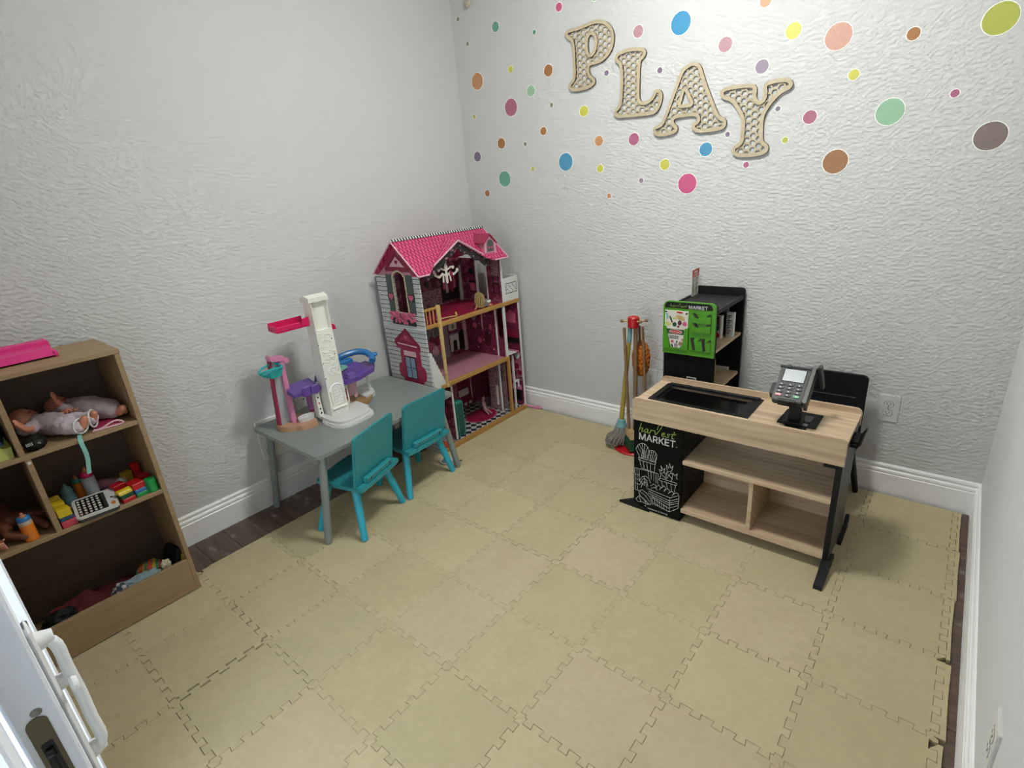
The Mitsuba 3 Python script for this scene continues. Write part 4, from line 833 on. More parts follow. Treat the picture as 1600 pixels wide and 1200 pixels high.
obj('rail_cap', cat_(hullpts([(-.968, -.372, .778), (-.968, -.31, .766), (-1.015, -.372, .778), (-1.015, -.31, .766), (-.968, -.37, .796), (-.968, -.308, .788), (-1.015, -.37, .796), (-1.015, -.308, .788)]), rod((-.968, -.300, .765), (-1.012, -.300, .765), .013, n=14), rod((-.968, -.366, .792), (-1.012, -.366, .792), .009, n=14)), 'pink', lift)
boat = hullpts([(-.955, -.425, .722), (-.935, -.40, .712), (-.935, -.355, .712), (-.985, -.345, .714), (-.985, -.41, .716), (-.955, -.438, .735), (-.925, -.405, .742), (-.925, -.345, .745), (-.99, -.335, .748), (-.99, -.425, .738)])
obj('lift_basket', cat_(boat, tube(spline([(-.958, -.437, .738), (-.925, -.41, .756), (-.922, -.35, .757), (-.955, -.338, .757), (-.99, -.345, .76), (-.99, -.42, .750), (-.958, -.437, .738)], 30), .005, 8)), 'aqua', lift)
deck = obj('side_deck', cat_(hullpts([(-.90, -.335, .600), (-.90, -.20, .596), (-1.0, -.335, .605), (-1.0, -.20, .600), (-.895, -.338, .618), (-.895, -.198, .612), (-1.0, -.335, .640), (-1.0, -.198, .640)]), bx(-.90, -.886, -.295, -.255, .592, .640, .004), bx(-.90, -.886, -.252, -.212, .592, .636, .004), hullpts([(-.935, -.205, .63), (-.935, -.190, .63), (-.925, -.20, .67), (-.95, -.20, .63)])), 'purple', cs)
obj('post', rod((-.955, -.238, .50), (-.955, -.238, .60), .016, .018, 14), mat('plum', '#8d4b80', .4), deck)
obj('post_tip', rod((-.955, -.238, .488), (-.955, -.238, .503), .012, .016, 14), 'crimson', deck)
cl_ = obj('side_pillar', hullpts([(-.897, -.236, z0 + .02), (-.897, -.212, z0 + .02), (-.905, -.232, .605), (-.905, -.214, .605), (-.94, -.236, z0 + .02), (-.94, -.212, z0 + .02), (-.94, -.232, .605), (-.94, -.214, .605)]), 'tower_plastic', cs)
for z, m_ in ((.485, 'screw'), (.507, 'screw'), (.535, 'red'), (.565, 'screw'), (.588, 'screw')): obj('peg_hole', rod((-.90, -.224, z), (-.8955 - .008 * (z - .46) / .145, -.224, z), .0045, n=12), m_, cl_)
# right wing
rdk = obj('upper_deck', cat_(hullpts([(-.90, -.09, .578), (-.88, .0, .580), (-.90, .11, .592), (-.95, .155, .598), (-1.03, .15, .600), (-1.03, -.09, .585), (-.90, -.09, .598), (-.88, .0, .602), (-.90, .11, .612), (-.95, .155, .618), (-1.03, .15, .62), (-1.03, -.09, .605)]),
    hullpts([(-.925, -.06, .60), (-.925, .075, .61), (-.99, .075, .61), (-.99, -.06, .60), (-.935, -.055, .640), (-.935, .065, .648), (-.99, .065, .648), (-.99, -.055, .640)])), 'purple', cs)
obj('steps', cat_(lathe([(0, 0), (.030, 0), (.030, .010), (.022, .011), (.022, .020), (0, .021)], (-.912, -.02, .600), 24)), mat('lilac_plastic', '#7f5fae', .4), rdk)
obj('pool_rail', cat_(tube(spline([(-.99, -.05, .66), (-1.03, -.02, .675), (-1.03, .06, .685), (-1.0, .12, .685), (-.95, .14, .665), (-.915, .12, .645)], 26), .017, 10), lump((-.935, .155, .668), (.016, .016, .012), 2, .05), bx(-1.03, -.99, -.045, .06, .632, .668, .006)), 'blue', rdk)
obj('arrow', hullpts([(-.92, -.075, .640), (-.92, -.03, .660), (-.92, -.02, .655), (-.92, -.05, .675), (-.935, -.075, .640), (-.935, -.02, .660), (-.935, -.05, .675)]), 'mint', rdk)
rb_ = Polygon(smoothpoly([(-.93, -.05), (-.87, .0), (-.90, .06), (-.955, .115), (-1.10, .115), (-1.10, -.05)], 1))
obj('garden_base', prism(rb_, 'z', z0, z0 + .016), mat('sand_dark', '#a98558', .5), cs)
obj('terrace_base', hullpts([(x, y, z) for x, y in ((-.952, .075), (-.925, .055), (-.955, .13), (-1.02, .16), (-1.09, .12), (-1.09, .06)) for z in (z0, z0 + .024)]), 'white', cs)
obj('door_panel', bx(-.945, -.920, -.095, -.045, z0 + .02, .575, .003), 'tower_plastic', cs)
obj('door_red', bx(-.921, -.9185, -.088, -.056, z0 + .045, .550, .001), 'hot_pink', cs + '__door_panel')
scene[cs + '__door_panel__door_red']['bsdf'] = {'type': 'ref', 'id': 'crimson'}
obj('deck_leg', rod((-.985, .125, z0 + .02), (-.985, .108, .59), .008, .006, 10), 'white', cs)
obj('deck_leg', rod((-1.04, .055, z0 + .02), (-1.04, .045, .59), .008, .006, 10), 'white', cs)
obj('wheel_stand', cat_(bx(-.965, -.945, -.03, .025, z0 + .05, .57, .004), rod((-.95, .005, .49), (-.938, .005, .49), .012, n=14)), 'pale_pink', cs)

# ------------------------------------------------------------------ dollhouse in the corner
FX, BKX, LY_, RY = -.790, -1.150, .397, 1.196
dh = thing('dollhouse', 'three storey pink and white wooden dollhouse in the room corner', 'dollhouse')
def siding(p, n, uv):
    t = p.z * 40.0; fr = t - dr.floor(t)
    return dr.select(fr < 0.13, mi.Color3f(0.0119, 0.0132, 0.0119), mi.Color3f(0.4620, 0.4686, 0.4554) * (1 - .10 * fr))
mat('siding', proc(siding), .45)
def shingle(p, n, uv):
    side = dr.abs(n.y) > 0.35
    u = dr.select(side, p.x, p.y) * 42.0; v = p.z * 56.0
    r = dr.floor(v); fv = v - r; fu = u + 0.5 * (r - 2 * dr.floor(r * .5)); fu = fu - dr.floor(fu) - 0.5
    edge = dr.maximum(dr.abs(fu) * 1.9, 1 - fv * 1.0 - 0.55 * dr.sqrt(dr.maximum(0, .25 - fu * fu)))
    return mix((0.56, 0.055, 0.155), (0.16, 0.006, 0.04), smoothstep(.52, .80, edge))
mat('roof_print', proc(shingle), .4)
def ridgep(p, n, uv): t = p.y * 52.0; return dr.select(t - dr.floor(t) < .5, mi.Color3f(0.0132, 0.0132, 0.0132), mi.Color3f(0.5280, 0.5214, 0.5016))
mat('ridge_print', proc(ridgep), .5)
def checkp(p, n, uv):
    a = dr.floor((p.x + p.y) * 21.0) + dr.floor((p.x - p.y) * 21.0 + 100)
    return dr.select(a - 2 * dr.floor(a * .5) < .5, mi.Color3f(0.0132, 0.0132, 0.0165), mi.Color3f(0.3630, 0.3498, 0.3432))
mat('check_floor', proc(checkp), .3)
def stripep(p, n, uv): t = p.y * 62.0; return dr.select(t - dr.floor(t) < .45, mi.Color3f(0.0198, 0.0198, 0.0198), mi.Color3f(0.3960, 0.3828, 0.3630))
mat('stripe_floor', proc(stripep), .35)
def wallpaper(a, b, s):
    def f(p, n, uv):
        q = noise(p.x * s + 4, p.y * s, p.z * s); w = noise(p.x * s * 2.3, p.y * s * 2.3, p.z * s * 2.3)
        return mix(mix(a, b, smoothstep(.50, .60, q)), (.02, .008, .012), .8 * smoothstep(.66, .72, w))
    return f
mat('print_grey', '#6f7078', .5); mat('print_mauve', '#9c8f98', .5)
mat('paper_crimson', proc(wallpaper((0.1200, 0.0120, 0.0330), (0.2280, 0.0540, 0.0960), 38)), .5)
mat('paper_damask', proc(wallpaper((0.1620, 0.0150, 0.0510), (0.1200, 0.0090, 0.0300), 55)), .5)
mat('paper_leopard', proc(wallpaper((0.3000, 0.1980, 0.2040), (0.1320, 0.0480, 0.0600), 150)), .5)
mat('paper_rose', proc(wallpaper((0.3000, 0.1200, 0.1620), (0.2520, 0.0720, 0.1200), 20)), .5)
mat('lace_black', proc(lambda p, n, uv: mix((0.0093, 0.0074, 0.0087), (0.2790, 0.1240, 0.1674), smoothstep(.66, .74, noise(p.x * 60, p.y * 70, p.z * 70)))), .5)
mat('cutout', proc(lambda p, n, uv: (lambda a: mix((0.4650, 0.4650, 0.4464), (0.0124, 0.0124, 0.0124), smoothstep(.55, .6, a)))(noise(p.x * 90, p.y * 110, p.z * 110) )), .5)
mat('pink_floor', '#c58896', .3); mat('roof_pink', '#e45a86', .4); mat('sash', '#1a1616', .4)
mat('gable_pink', '#c98a9a', .5)
Z2, Z3 = .412, .765
# base and floors
obj('base_panel', bx(BKX, FX, LY_, RY, 0, .018), 'stripe_floor', dh)
obj('kitchen_floor', bx(BKX + .01, FX - .012, .56, 1.04, .018, .0195), 'check_floor', dh, label='black and white checked floor print')
rug = affinity.scale(Point(0, 0).buffer(1, quad_segs=12), .095, .125); rug = affinity.translate(rug, -.945, .905)
obj('rug_print', prism(rug, 'z', .0195, .0203), 'crimson', dh, label='crimson oval rug print with pale dotted edge')
obj('rug_dots', cat_(*[prism(Point(-.945 + .089 * math.cos(q), .905 + .119 * math.sin(q)).buffer(.0032, quad_segs=2), 'z', .0203, .0207) for q in np.arange(44) * 2 * np.pi / 44]), 'pale_pink', dh + '__rug_print', kind='stuff')
obj('base_bar', bx(FX - .012, FX + .010, LY_ + .01, RY, 0, .026, .002), 'pine', dh)
obj('floor_panel', bx(BKX, FX - .01, LY_ + .01, 1.04, Z2 - .012, Z2), 'pink_floor', dh, label='pink second floor')
obj('floor_bar', bx(FX - .012, FX + .010, LY_ + .06, 1.05, Z2 - .020, Z2 + .004, .003), 'pine', dh)
obj('floor_panel', bx(BKX, FX - .01, LY_ + .01, RY, Z3 - .012, Z3), 'crimson', dh, label='crimson third floor')
obj('floor_bar', bx(FX - .012, FX + .010, LY_ + .09, RY, Z3 - .020, Z3 + .004, .003), 'pine', dh)
obj('lift_floor', bx(-.99, FX - .02, 1.05, RY - .008, Z2 - .006, Z2 + .002), 'pink_floor', dh)
obj('lift_floor', bx(-.90, FX + .01, 1.055, 1.13, Z2 + .010, Z2 + .014, .0015), 'white', dh)
# back panel
obj('back_panel', bx(BKX, BKX + .006, LY_ + .01, RY, .018, Z2 - .012), 'paper_damask', dh)
obj('back_panel', bx(BKX, BKX + .006, LY_ + .01, RY, Z2, Z3 - .012), 'paper_crimson', dh)
obj('back_panel', bx(BKX, BKX + .006, LY_ + .01, 1.055, Z3, 1.06), 'paper_crimson', dh)
obj('terrace_back', bx(BKX, BKX + .008, 1.055, RY, Z3, .935, .001), 'siding', dh)
# left wall: siding, arched window opening, gable
px0, px1 = BKX, FX - .002
win = Polygon([(-.990, .838), (-.895, .838), (-.895, 1.030), (-.912, 1.052), (-.9425, 1.062), (-.973, 1.052), (-.990, 1.030)])
ZE = 1.038
obj('left_wall', prism(Polygon([(px0, 0), (px1, 0), (px1, .748), (px0, .748)]), 'y', LY_, LY_ + .009), 'siding', dh)
obj('left_wall', prism(Polygon([(px0 + .01, .748), (px1 + .010, .748), (px1 + .010, ZE), (px0 + .01, ZE)]).difference(win), 'y', LY_ - .006, LY_ + .003), 'siding', dh)
lw = dh + '__left_wall_001'
RXc, RZ = -.928, 1.222
gab = Polygon([(px0 + .012, ZE), (px1 + .008, ZE), (RXc, RZ - .012)]).difference(win)
obj('gable', prism(gab, 'y', LY_ - .006, LY_ + .003), 'gable_pink', dh)
gb = dh + '__gable'
def lplate(poly, off, th, m, nm, parent, **k): return obj(nm, prism(poly, 'y', LY_ - .006 - off - th, LY_ - .006 - off), m, parent, smooth=20, **k)
lplate(Polygon([(-1.045, 1.062), (-.84, 1.062), (-.84, 1.080), (-.9425, 1.165), (-1.045, 1.080)]).difference(Polygon([(-1.01, 1.086), (-.875, 1.086), (-.9425, 1.142)])), 0, .003, 'crimson', 'pediment', gb)
lplate(Polygon([(-1.01, 1.086), (-.875, 1.086), (-.9425, 1.142)]), 0, .0012, 'pale_pink', 'pediment_panel', gb)
def heart(cx, cz, s): 
    t = np.linspace(0, 2 * np.pi, 22)[:-1]
    return Polygon([(cx + s * 16 * math.sin(q) ** 3 / 16, cz + s * (13 * math.cos(q) - 5 * math.cos(2 * q) - 2 * math.cos(3 * q) - math.cos(4 * q)) / 16) for q in t])
lplate(heart(-.9425, 1.112, .013), .0012, .0016, 'crimson', 'heart', gb)
for a, b in ((px0 - .012, RXc), (px1 + .012, RXc)):   # raspberry barge boards
    s = 1 if a > b else -1
    lplate(Polygon([(a - s * .01, ZE + .004), (a - s * .045, ZE + .004), (RXc, RZ - .062), (RXc, RZ - .018)]), 0, .002, 'raspberry', 'barge_board', gb)
fr = win.buffer(.009).difference(win)
lplate(fr, 0, .004, 'cream', 'window_frame', lw)
obj('window_back', prism(win.buffer(.02), 'y', LY_ + .05, LY_ + .052), 'dark_crimson', lw, label='dark red room print behind the window')
lplate(Point(-.9425, .90).buffer(.022), -.055, .0015, 'crimson', 'print', lw)
for sx0 in (-1.052, -.883):
    shp = Polygon([(sx0, .838), (sx0 + .052, .838), (sx0 + .052, 1.045), (sx0, 1.045)])
    sh_ = lplate(shp, 0, .003, 'shutter', 'shutter', lw)
    for k in range(12): obj('slat', bx(sx0 + .006, sx0 + .046, LY_ - .0105, LY_ - .0088, .848 + k * .0163, .855 + k * .0163), 'shutter', sh_)
    lplate(Point(sx0 + .026, .925).buffer(.030), .003, .001, 'sash', 'medallion', sh_); lplate(heart(sx0 + .026, .925, .022), .004, .0015, 'rose', 'heart', sh_)
fb_ = lplate(Polygon([(-1.035, .772), (-.845, .772), (-.85, .800), (-1.03, .800)]), 0, .012, 'sash', 'flower_box', lw)
obj('flowers', cat_(*[lump((rr.uniform(-1.045, -.835), LY_ - .014 - rr.uniform(0, .008), rr.uniform(.785, .838)), (.010, .005, .010), k, .3, 2, 1) for k in range(60)]), 'rose', fb_, kind='stuff')
lplate(Polygon([(px0 + .01, .748), (px1 + .01, .748), (px1 + .01, .756), (px0 + .01, .756)]), 0, .004, 'white', 'string_course', lw)
# printed front door and window on the lower wall
l0 = dh + '__left_wall'
def dplate(poly, off, th, m, nm, parent=l0): return obj(nm, prism(poly, 'y', LY_ - off - th, LY_ - off), m, parent, smooth=20)
c0 = -.955
fd = dplate(Polygon([(c0 - .075, .425), (c0 + .095, .415), (c0 + .095, .60), (c0 + .085, .625), (c0 - .065, .63), (c0 - .078, .60)]), 0, .0025, 'raspberry', 'window_surround')
dplate(Polygon([(c0 - .115, .645), (c0 + .105, .635), (c0 + .100, .660), (c0 - .005, .745), (c0 - .110, .672)]), 0, .004, 'crimson', 'pediment')
dplate(Polygon([(c0 - .065, .675), (c0 + .055, .669), (c0 - .005, .722)]), .004, .001, 'raspberry', 'pediment_panel', l0 + '__pediment')
dplate(heart(c0 - .005, .695, .016), .005, .001, 'rose', 'heart', l0 + '__pediment')
dplate(Polygon([(c0 - .085, .650), (c0 + .08, .643), (c0 + .08, .651), (c0 - .085, .658)]), .004, .001, 'pale_pink', 'pediment_line', l0 + '__pediment')
dplate(Polygon([(c0 - .105, .625), (c0 + .10, .617), (c0 + .10, .640), (c0 - .105, .645)]), 0, .003, 'dark_crimson', 'lintel')
scene[l0 + '__lintel']['bsdf'] = {'type': 'ref', 'id': 'raspberry'}
dplate(sbox(c0 - .045, .585, c0 + .06, .615), .0025, .0012, 'pale_pink', 'fanlight', fd)
sash = dplate(sbox(c0 - .040, .450, c0 + .050, .582), .0025, .002, 'sash', 'sash', fd)
for a, b in ((c0 - .035, .518), (c0 + .008, .518), (c0 - .035, .456), (c0 + .008, .456)):
    dplate(sbox(a, b, a + .036, b + .058), .0045, .001, 'window_blue', 'pane', sash)
dplate(Polygon([(c0 - .105, .405), (c0 + .145, .375), (c0 + .145, .388), (c0 - .105, .420)]), 0, .004, 'crimson', 'sill')
for s in (-1, 1): dplate(affinity.scale(Point(c0 + .008 + s * .095, .49).buffer(1), .024, .045), 0, .0022, 'raspberry', 'scroll', fd)
# right wall with white front edge, balcony
obj('right_wall', bx(BKX, FX - .004, RY - .009, RY, .018, Z3 - .012), 'paper_damask', dh)
obj('edge_trim', bx(FX - .005, FX + .001, RY - .011, RY + .002, .024, Z3 - .014), 'white', dh)
rp = dh + '__right_wall'
def rplate(poly, th, m, nm, **k): return obj(nm, prism(poly, 'x', 0, 1), m, rp) if False else obj(nm, prism(poly, 'y', RY - .009 - th, RY - .009), m, rp, smooth=20, **k)
rplate(sbox(-.99, .20, FX - .006, Z2 - .01), .001, 'paper_rose', 'wallpaper')
rplate(sbox(-.90, .13, FX - .02, .165), .0025, 'pink', 'shelf_print'); rplate(sbox(-.89, .05, FX - .02, .125), .0025, 'sash', 'cabinet_print')
for a, b, r in ((-.84, .30, .022), (-.87, .25, .025), (-.815, .255, .018)): rplate(Point(a, b).buffer(r), .002, 'crimson', 'balloon_print')
rplate(Point(-.83, .375).buffer(.022), .002, 'white', 'flower_print')
rplate(sbox(-.92, .46, FX - .01, .50), .002, 'sash', 'bench_print'); rplate(sbox(-.90, .50, FX - .02, .55), .002, 'crimson', 'cushion_print'); rplate(Polygon([(-.90, .60), (-.82, .60), (-.82, .66), (-.86, .69), (-.90, .66)]), .002, 'rose', 'mirror_print')
bal = obj('balcony', bx(FX - .006, FX + .004, 1.055, RY, Z3 + .004, .912, .001), 'white', dh)
lc = [sbox(1.075 + .0125 * a, .815 + .012 * b, 1.082 + .0125 * a, .821 + .012 * b) for a in range(9) for b in range(6) if (a in (0, 8) or b in (0, 5) or (a + b) % 3 == 0)]
obj('lattice', prism(unary_union(lc), 'x', FX + .004, FX + .0052), 'sash', bal)
obj('balcony_side', bx(BKX, FX - .006, RY - .008, RY, Z3, .918, .001), 'white', dh)
# third floor right wall with window opening
top_w = sbox(BKX + .01, Z3, FX - .004, 1.035).difference(sbox(-1.0, .785, -.912, 1.035))
obj('inner_wall', prism(top_w, 'y', 1.048, 1.056), 'paper_crimson', dh)
obj('edge_trim', bx(FX - .005, FX + .001, 1.046, 1.058, Z3, 1.036), 'white', dh)
obj('edge_trim', bx(-.915, -.909, 1.040, 1.058, Z3, 1.035), 'white', dh)
obj('edge_trim', bx(-1.003, -.997, 1.040, 1.058, Z3, 1.035), 'white', dh)
iw = dh + '__inner_wall'
obj('chair_print', cat_(*[prism(sbox(a, b, c, d), 'y', 1.0455, 1.0478) for a, b, c, d in ((-.862, .88, -.812, .889), (-.862, .82, -.855, .88), (-.819, .82, -.812, .88), (-.862, .889, -.857, .94), (-.817, .889, -.812, .94))]), 'sash', iw)
obj('curtain_print', prism(sbox(-.868, .93, -.808, 1.03), 'y', 1.0462, 1.0478), 'paper_leopard', iw)
# lower right lift shaft
obj('lift_post', bx(-.800, -.788, 1.038, 1.056, Z2, Z3 - .012, .001), 'white', dh)
obj('lift_post', bx(-.866, -.855, 1.036, 1.050, Z2, Z3 - .012, .001), 'white', dh)
shaft = sbox(BKX + .006, Z2, -.797, Z3 - .012).difference(Polygon(list(rrect(-.852, -.800, .535, .733, .022).exterior.coords)))
lwl = obj('lift_wall', prism(shaft, 'y', 1.042, 1.050), 'paper_damask', dh)
for k, (x, z, rx, rz, m_) in enumerate(((-1.06, .66, .022, .03, 'print_mauve'), (-1.055, .60, .02, .02, 'rose'), (-.985, .64, .006, .07, 'pale_pink'), (-.945, .52, .030, .055, 'dark_crimson'), (-.915, .60, .012, .02, 'rose'), (-1.02, .50, .018, .02, 'rose'), (-.90, .70, .018, .02, 'dark_crimson'), (-1.01, .72, .018, .015, 'rose'))):
    obj('print', prism(affinity.scale(Point(x, z).buffer(1, quad_segs=4), rx, rz), 'y', 1.0405, 1.042), m_, lwl, smooth=20)
for k in range(7): obj('flower_print', prism(Point(-1.04 + .028 * k, .45 + .055 * ((k * 3) % 5)).buffer(.0055, quad_segs=2), 'y', 1.0400, 1.042), 'pale_pink', lwl, smooth=20)
lo = sbox(-.985, .024, -.80, Z2 - .012)
obj('kitchen_wall', prism(sbox(-.965, .024, -.868, Z2 - .012), 'y', 1.034, 1.041), 'paper_leopard', dh)
obj('edge_trim', bx(-.868, -.862, 1.031, 1.043, .024, Z2 - .012), 'white', dh)
obj('spot_print', bx(-.905, -.890, 1.0325, 1.034, .06, .20), 'book_paper', dh + '__kitchen_wall')
obj('hall_wall', prism(sbox(-.99, .024, -.85, Z2 - .012), 'y', 1.075, 1.081), 'paper_leopard', dh)
obj('lift_frame', cat_(bx(-.815, -.803, 1.108, 1.118, .026, Z2 - .012), bx(-.815, -.80, 1.108, 1.150, .21, .222), bx(-.805, -.797, 1.142, 1.150, .17, .222)), 'white', dh)
obj('tile_print', bx(-.93, -.815, 1.05, RY - .012, .018, .0205), 'check_floor', dh)
# second floor prints
obj('partition', bx(-1.0, -.825, .556, .563, .024, Z2 - .02), 'paper_crimson', dh)
obj('edge_trim', bx(-.825, -.819, .553, .566, .024, Z2 - .02), 'white', dh)
def bplate(y0, y1, z0_, z1_, m, nm, d=.003, x=BKX + .006):
    return obj(nm, bx(x, x + d, y0, y1, z0_, z1_), m, dh + '__back_panel' + ('_002' if z0_ >= Z3 else '_001' if z0_ >= Z2 else ''), smooth=20)
B1 = dh + '__back_panel_001'
bplate(.60, .875, Z2, .745, 'print_mauve', 'wall_print', .002)
wpr = bplate(.69, .83, .565, .72, 'print_grey', 'window_print', .004)
obj('drape_print', cat_(*[prism(LineString([(a, .57), (b, .72)]).buffer(.004), 'x', BKX + .010, BKX + .0112) for a, b in ((.70, .76), (.735, .79), (.76, .70), (.80, .81))]), 'print_mauve', wpr)
bplate(.885, .955, .585, .642, 'book_paper', 'picture_print', .005)
obj('plant_print', lump((BKX + .012, .92, .61), (.003, .012, .014), 3, .3), 'leaf_green', B1, smooth=60)
fp = obj('fireplace_print', prism(sbox(.885, .445, .962, .562).difference(sbox(.908, .445, .944, .50)).difference(Point(.926, .50).buffer(.018)), 'x', BKX + .006, BKX + .012), 'book_paper', B1)
obj('mantel_print', bx(BKX + .006, BKX + .016, .880, .968, .556, .566), 'print_mauve', B1)
obj('hearth', prism(unary_union([sbox(.908, .445, .944, .50), Point(.926, .50).buffer(.018)]), 'x', BKX + .006, BKX + .008), 'sash', B1)
bplate(.968, 1.012, .44, .565, 'sash', 'cabinet_print', .006)
bplate(1.012, 1.040, .42, .745, 'pale_pink', 'column_print', .008)
for k, (y, z, r) in enumerate(((.715, .53, .028), (.745, .49, .03), (.775, .55, .026), (.79, .50, .028), (.73, .565, .02), (.81, .475, .02))): obj('balloon_print', lump((BKX + .012, y, z), (.008, r, r * 1.15), k, .08), ['rose', 'pale_pink', 'crimson', 'rose', 'crimson', 'rose'][k], B1, smooth=60)
# kitchen prints
bplate(.905, 1.000, .105, .155, 'book_paper', 'picture_print'); bplate(.90, 1.03, .058, .085, 'crimson', 'counter_print'); bplate(.80, .895, .05, .35, 'paper_rose', 'cupboard_print'); bplate(.70, .79, .10, .36, 'book_paper', 'dresser_print'); bplate(1.026, 1.034, .06, .38, 'pale_pink', 'pipe_print')
for k in range(3): bplate(.90 + k * .048, .925 + k * .048, .030, .050, 'book_paper', 'drawer_print')
# third floor prints: chest, closet with dresses, drape
bplate(.70, .86, Z3 + .005, .875, 'paper_leopard', 'chest_print'); bplate(.74, .765, .90, .935, 'sash', 'picture_print', .004); bplate(.79, .83, .885, .96, 'dark_crimson', 'picture_print')
cl0 = bplate(.868, 1.018, Z3 + .02, .97, 'sash', 'closet_print')
for k, (y, m_, zb_) in enumerate(((.89, 'rose', .89), (.912, 'pale_pink', .865), (.935, 'crimson', .88), (.957, 'raspberry', .865), (.98, 'rose', .885), (1.0, 'dark_crimson', .90))): obj('dress_print', bx(BKX + .009, BKX + .012, y - .010, y + .010, zb_ - .03, .955), m_, cl0)
obj('drape_print', prism(Polygon([(1.022, Z3), (1.046, Z3), (1.046, .99), (1.036, .99)]), 'x', BKX + .006, BKX + .016), 'book_paper', dh + '__back_panel_002')
obj('lamp_print', prism(Point(-1.045, .955).buffer(.022), 'y', 1.0465, 1.048), 'sash', iw, smooth=20); obj('stool_print', prism(sbox(-1.06, .83, -1.02, .88), 'y', 1.0465, 1.048), 'rose', iw, smooth=20); obj('table_print', prism(sbox(-1.07, .88, -1.01, .895), 'y', 1.0462, 1.048), 'sash', iw, smooth=20)
# stairs
stp = []
for k in range(8):
    y1s = .492 - k * .0105; stp.append(bx(-.90, FX + .004, LY_ + .008, y1s, Z2 + .0 + k * .0255 - .012 * (k == 0), Z2 + .0255 * (k + 1)))
obj('stairs', cat_(*stp), 'white', dh, smooth=False)
# turned posts, railing
def turned(x, y, z0_, z1_, r=.0105):
    h = z1_ - z0_
    return lathe([(0, 0), (r * 1.25, 0), (r * 1.25, h * .03), (r, h * .035), (r * .9, h * .17), (r * 1.25, h * .175), (r * 1.25, h * .19), (r * .9, h * .20), (r * 1.0, h * .38), (r * 1.25, h * .385), (r * 1.25, h * .40), (r, h * .41), (r * 1.15, h * .60), (r * 1.35, h * .605), (r * 1.35, h * .62), (r * 1.1, h * .63), (r * 1.25, h * .93), (r * 1.35, h * .945), (r * 1.35, h * .975), (r * 1.1, h * .995), (0, h)], (x, y, z0_), 18)
obj('post', turned(FX + .002, .505, Z2 - .02, .870), 'pale_pine', dh, smooth=40)
obj('corner_post', bx(FX - .012, FX + .008, 1.040, 1.058, .024, Z2 + .002, .002), 'pine', dh)
rlg = obj('railing', bx(FX - .008, FX + .004, LY_ + .008, .497, .848, .862, .002), 'pine', dh)
obj('railing', bx(FX - .010, FX + .006, LY_ + .008, .497, .752, .772, .002), 'pine', dh)
for y in (.420, .445, .470): obj('baluster', rod((FX - .002, y, .770), (FX - .002, y, .850), .0042, n=10), 'pine', rlg)
# roof: main ridge along the house with a cross gable over the front
EL, ER, EX, BXE, EZ = .360, 1.066, -.738, -1.118, 1.049
TH = .007
cy, cw = .705, .272
def slabhull(P, th=TH):
    P = np.array(P, float); n = np.cross(P[1] - P[0], P[2] - P[0]); n /= np.linalg.norm(n)
    if n[2] < 0: n = -n
    return hullpts(np.vstack([P, P - n * th]))
apz = 1.190; kx = RXc + (EX - RXc) * (RZ - apz) / (RZ - EZ)
v1, v2 = (EX, cy - cw, EZ), (EX, cy + cw * .9, EZ)
ap_b = (kx, cy, apz); ap_f = (FX + .012, cy, apz)
r0, r1 = (RXc, EL, RZ), (RXc, ER, RZ)
roof = [slabhull([r0, (EX, EL, EZ), v1]), slabhull([r0, v1, ap_b]), slabhull([r0, ap_b, r1]), slabhull([r1, ap_b, v2]), slabhull([r1, v2, (EX, ER, EZ)]), slabhull([r0, r1, (BXE, ER, EZ + .004), (BXE, EL, EZ + .004)])]
f1, f2 = (FX + .012, cy - cw, EZ - .008), (FX + .012, cy + cw, EZ - .004)
roof += [slabhull([ap_b, ap_f, f1, v1][:3]), slabhull([ap_b, f1, v1]), slabhull([ap_b, ap_f, f2]), slabhull([ap_b, f2, v2])]
rf = obj('roof', cat_(*roof), 'roof_print', dh, smooth=False, label='pink scalloped tile print roof')
obj('ridge_cap', hullpts([(RXc - .010, EL, RZ - .004), (RXc + .010, EL, RZ - .004), (RXc - .010, ER, RZ - .004), (RXc + .010, ER, RZ - .004), (RXc, EL, RZ + .009), (RXc, ER, RZ + .009)]), 'ridge_print', rf, label='black and white striped ridge')
def edge(a, b, r=.0042): return rod(a, b, r, n=8)
obj('edge_trim', cat_(edge((EX, EL, EZ - .003), (RXc, EL, RZ - .003)), edge((BXE, EL, EZ), (RXc, EL, RZ - .003)), edge((EX, ER, EZ - .003), (RXc, ER, RZ - .003)), edge((EX, EL, EZ - .003), (EX, cy - cw, EZ - .003)), edge((EX, cy + cw * .9, EZ - .003), (EX, ER, EZ - .003)), edge(tuple(np.array(f1) - [0, 0, .003]), tuple(np.array(ap_f) - [0, 0, .003])), edge(tuple(np.array(f2) - [0, 0, .003]), tuple(np.array(ap_f) - [0, 0, .003])), edge(v1, f1), edge(v2, f2)), 'pale_pink', rf)
# black lace valance under the cross gable
vo = [(cy - cw + .02, EZ - .01), (cy, apz - .012), (cy + cw - .02, EZ - .006)]
inner_v = []
for k, t in enumerate(np.linspace(0, 1, 25)):
    y = cy - cw + .02 + t * (2 * cw - .04); zt2 = apz - .012 - abs(y - cy) / (cw - .02) * (apz - .012 - EZ + .01); inner_v.append((y, zt2 - .032 - .014 * abs(math.sin(t * 6 * math.pi))))
val = Polygon(vo + inner_v[::-1]).buffer(0)
obj('valance', prism(val, 'x', FX - .008, FX - .003), 'lace_black', dh, label='black lace print valance')
sc = [rod((FX + .012, y, apz - .006 - abs(y - cy) / cw * (apz - EZ + .004)), (FX + .006, y, apz - .006 - abs(y - cy) / cw * (apz - EZ + .004)), .0055, n=8) for y in np.linspace(cy - cw + .02, cy + cw - .02, 30)]
obj('scallop_trim', cat_(*sc), 'pale_pink', dh + '__valance', kind='stuff')
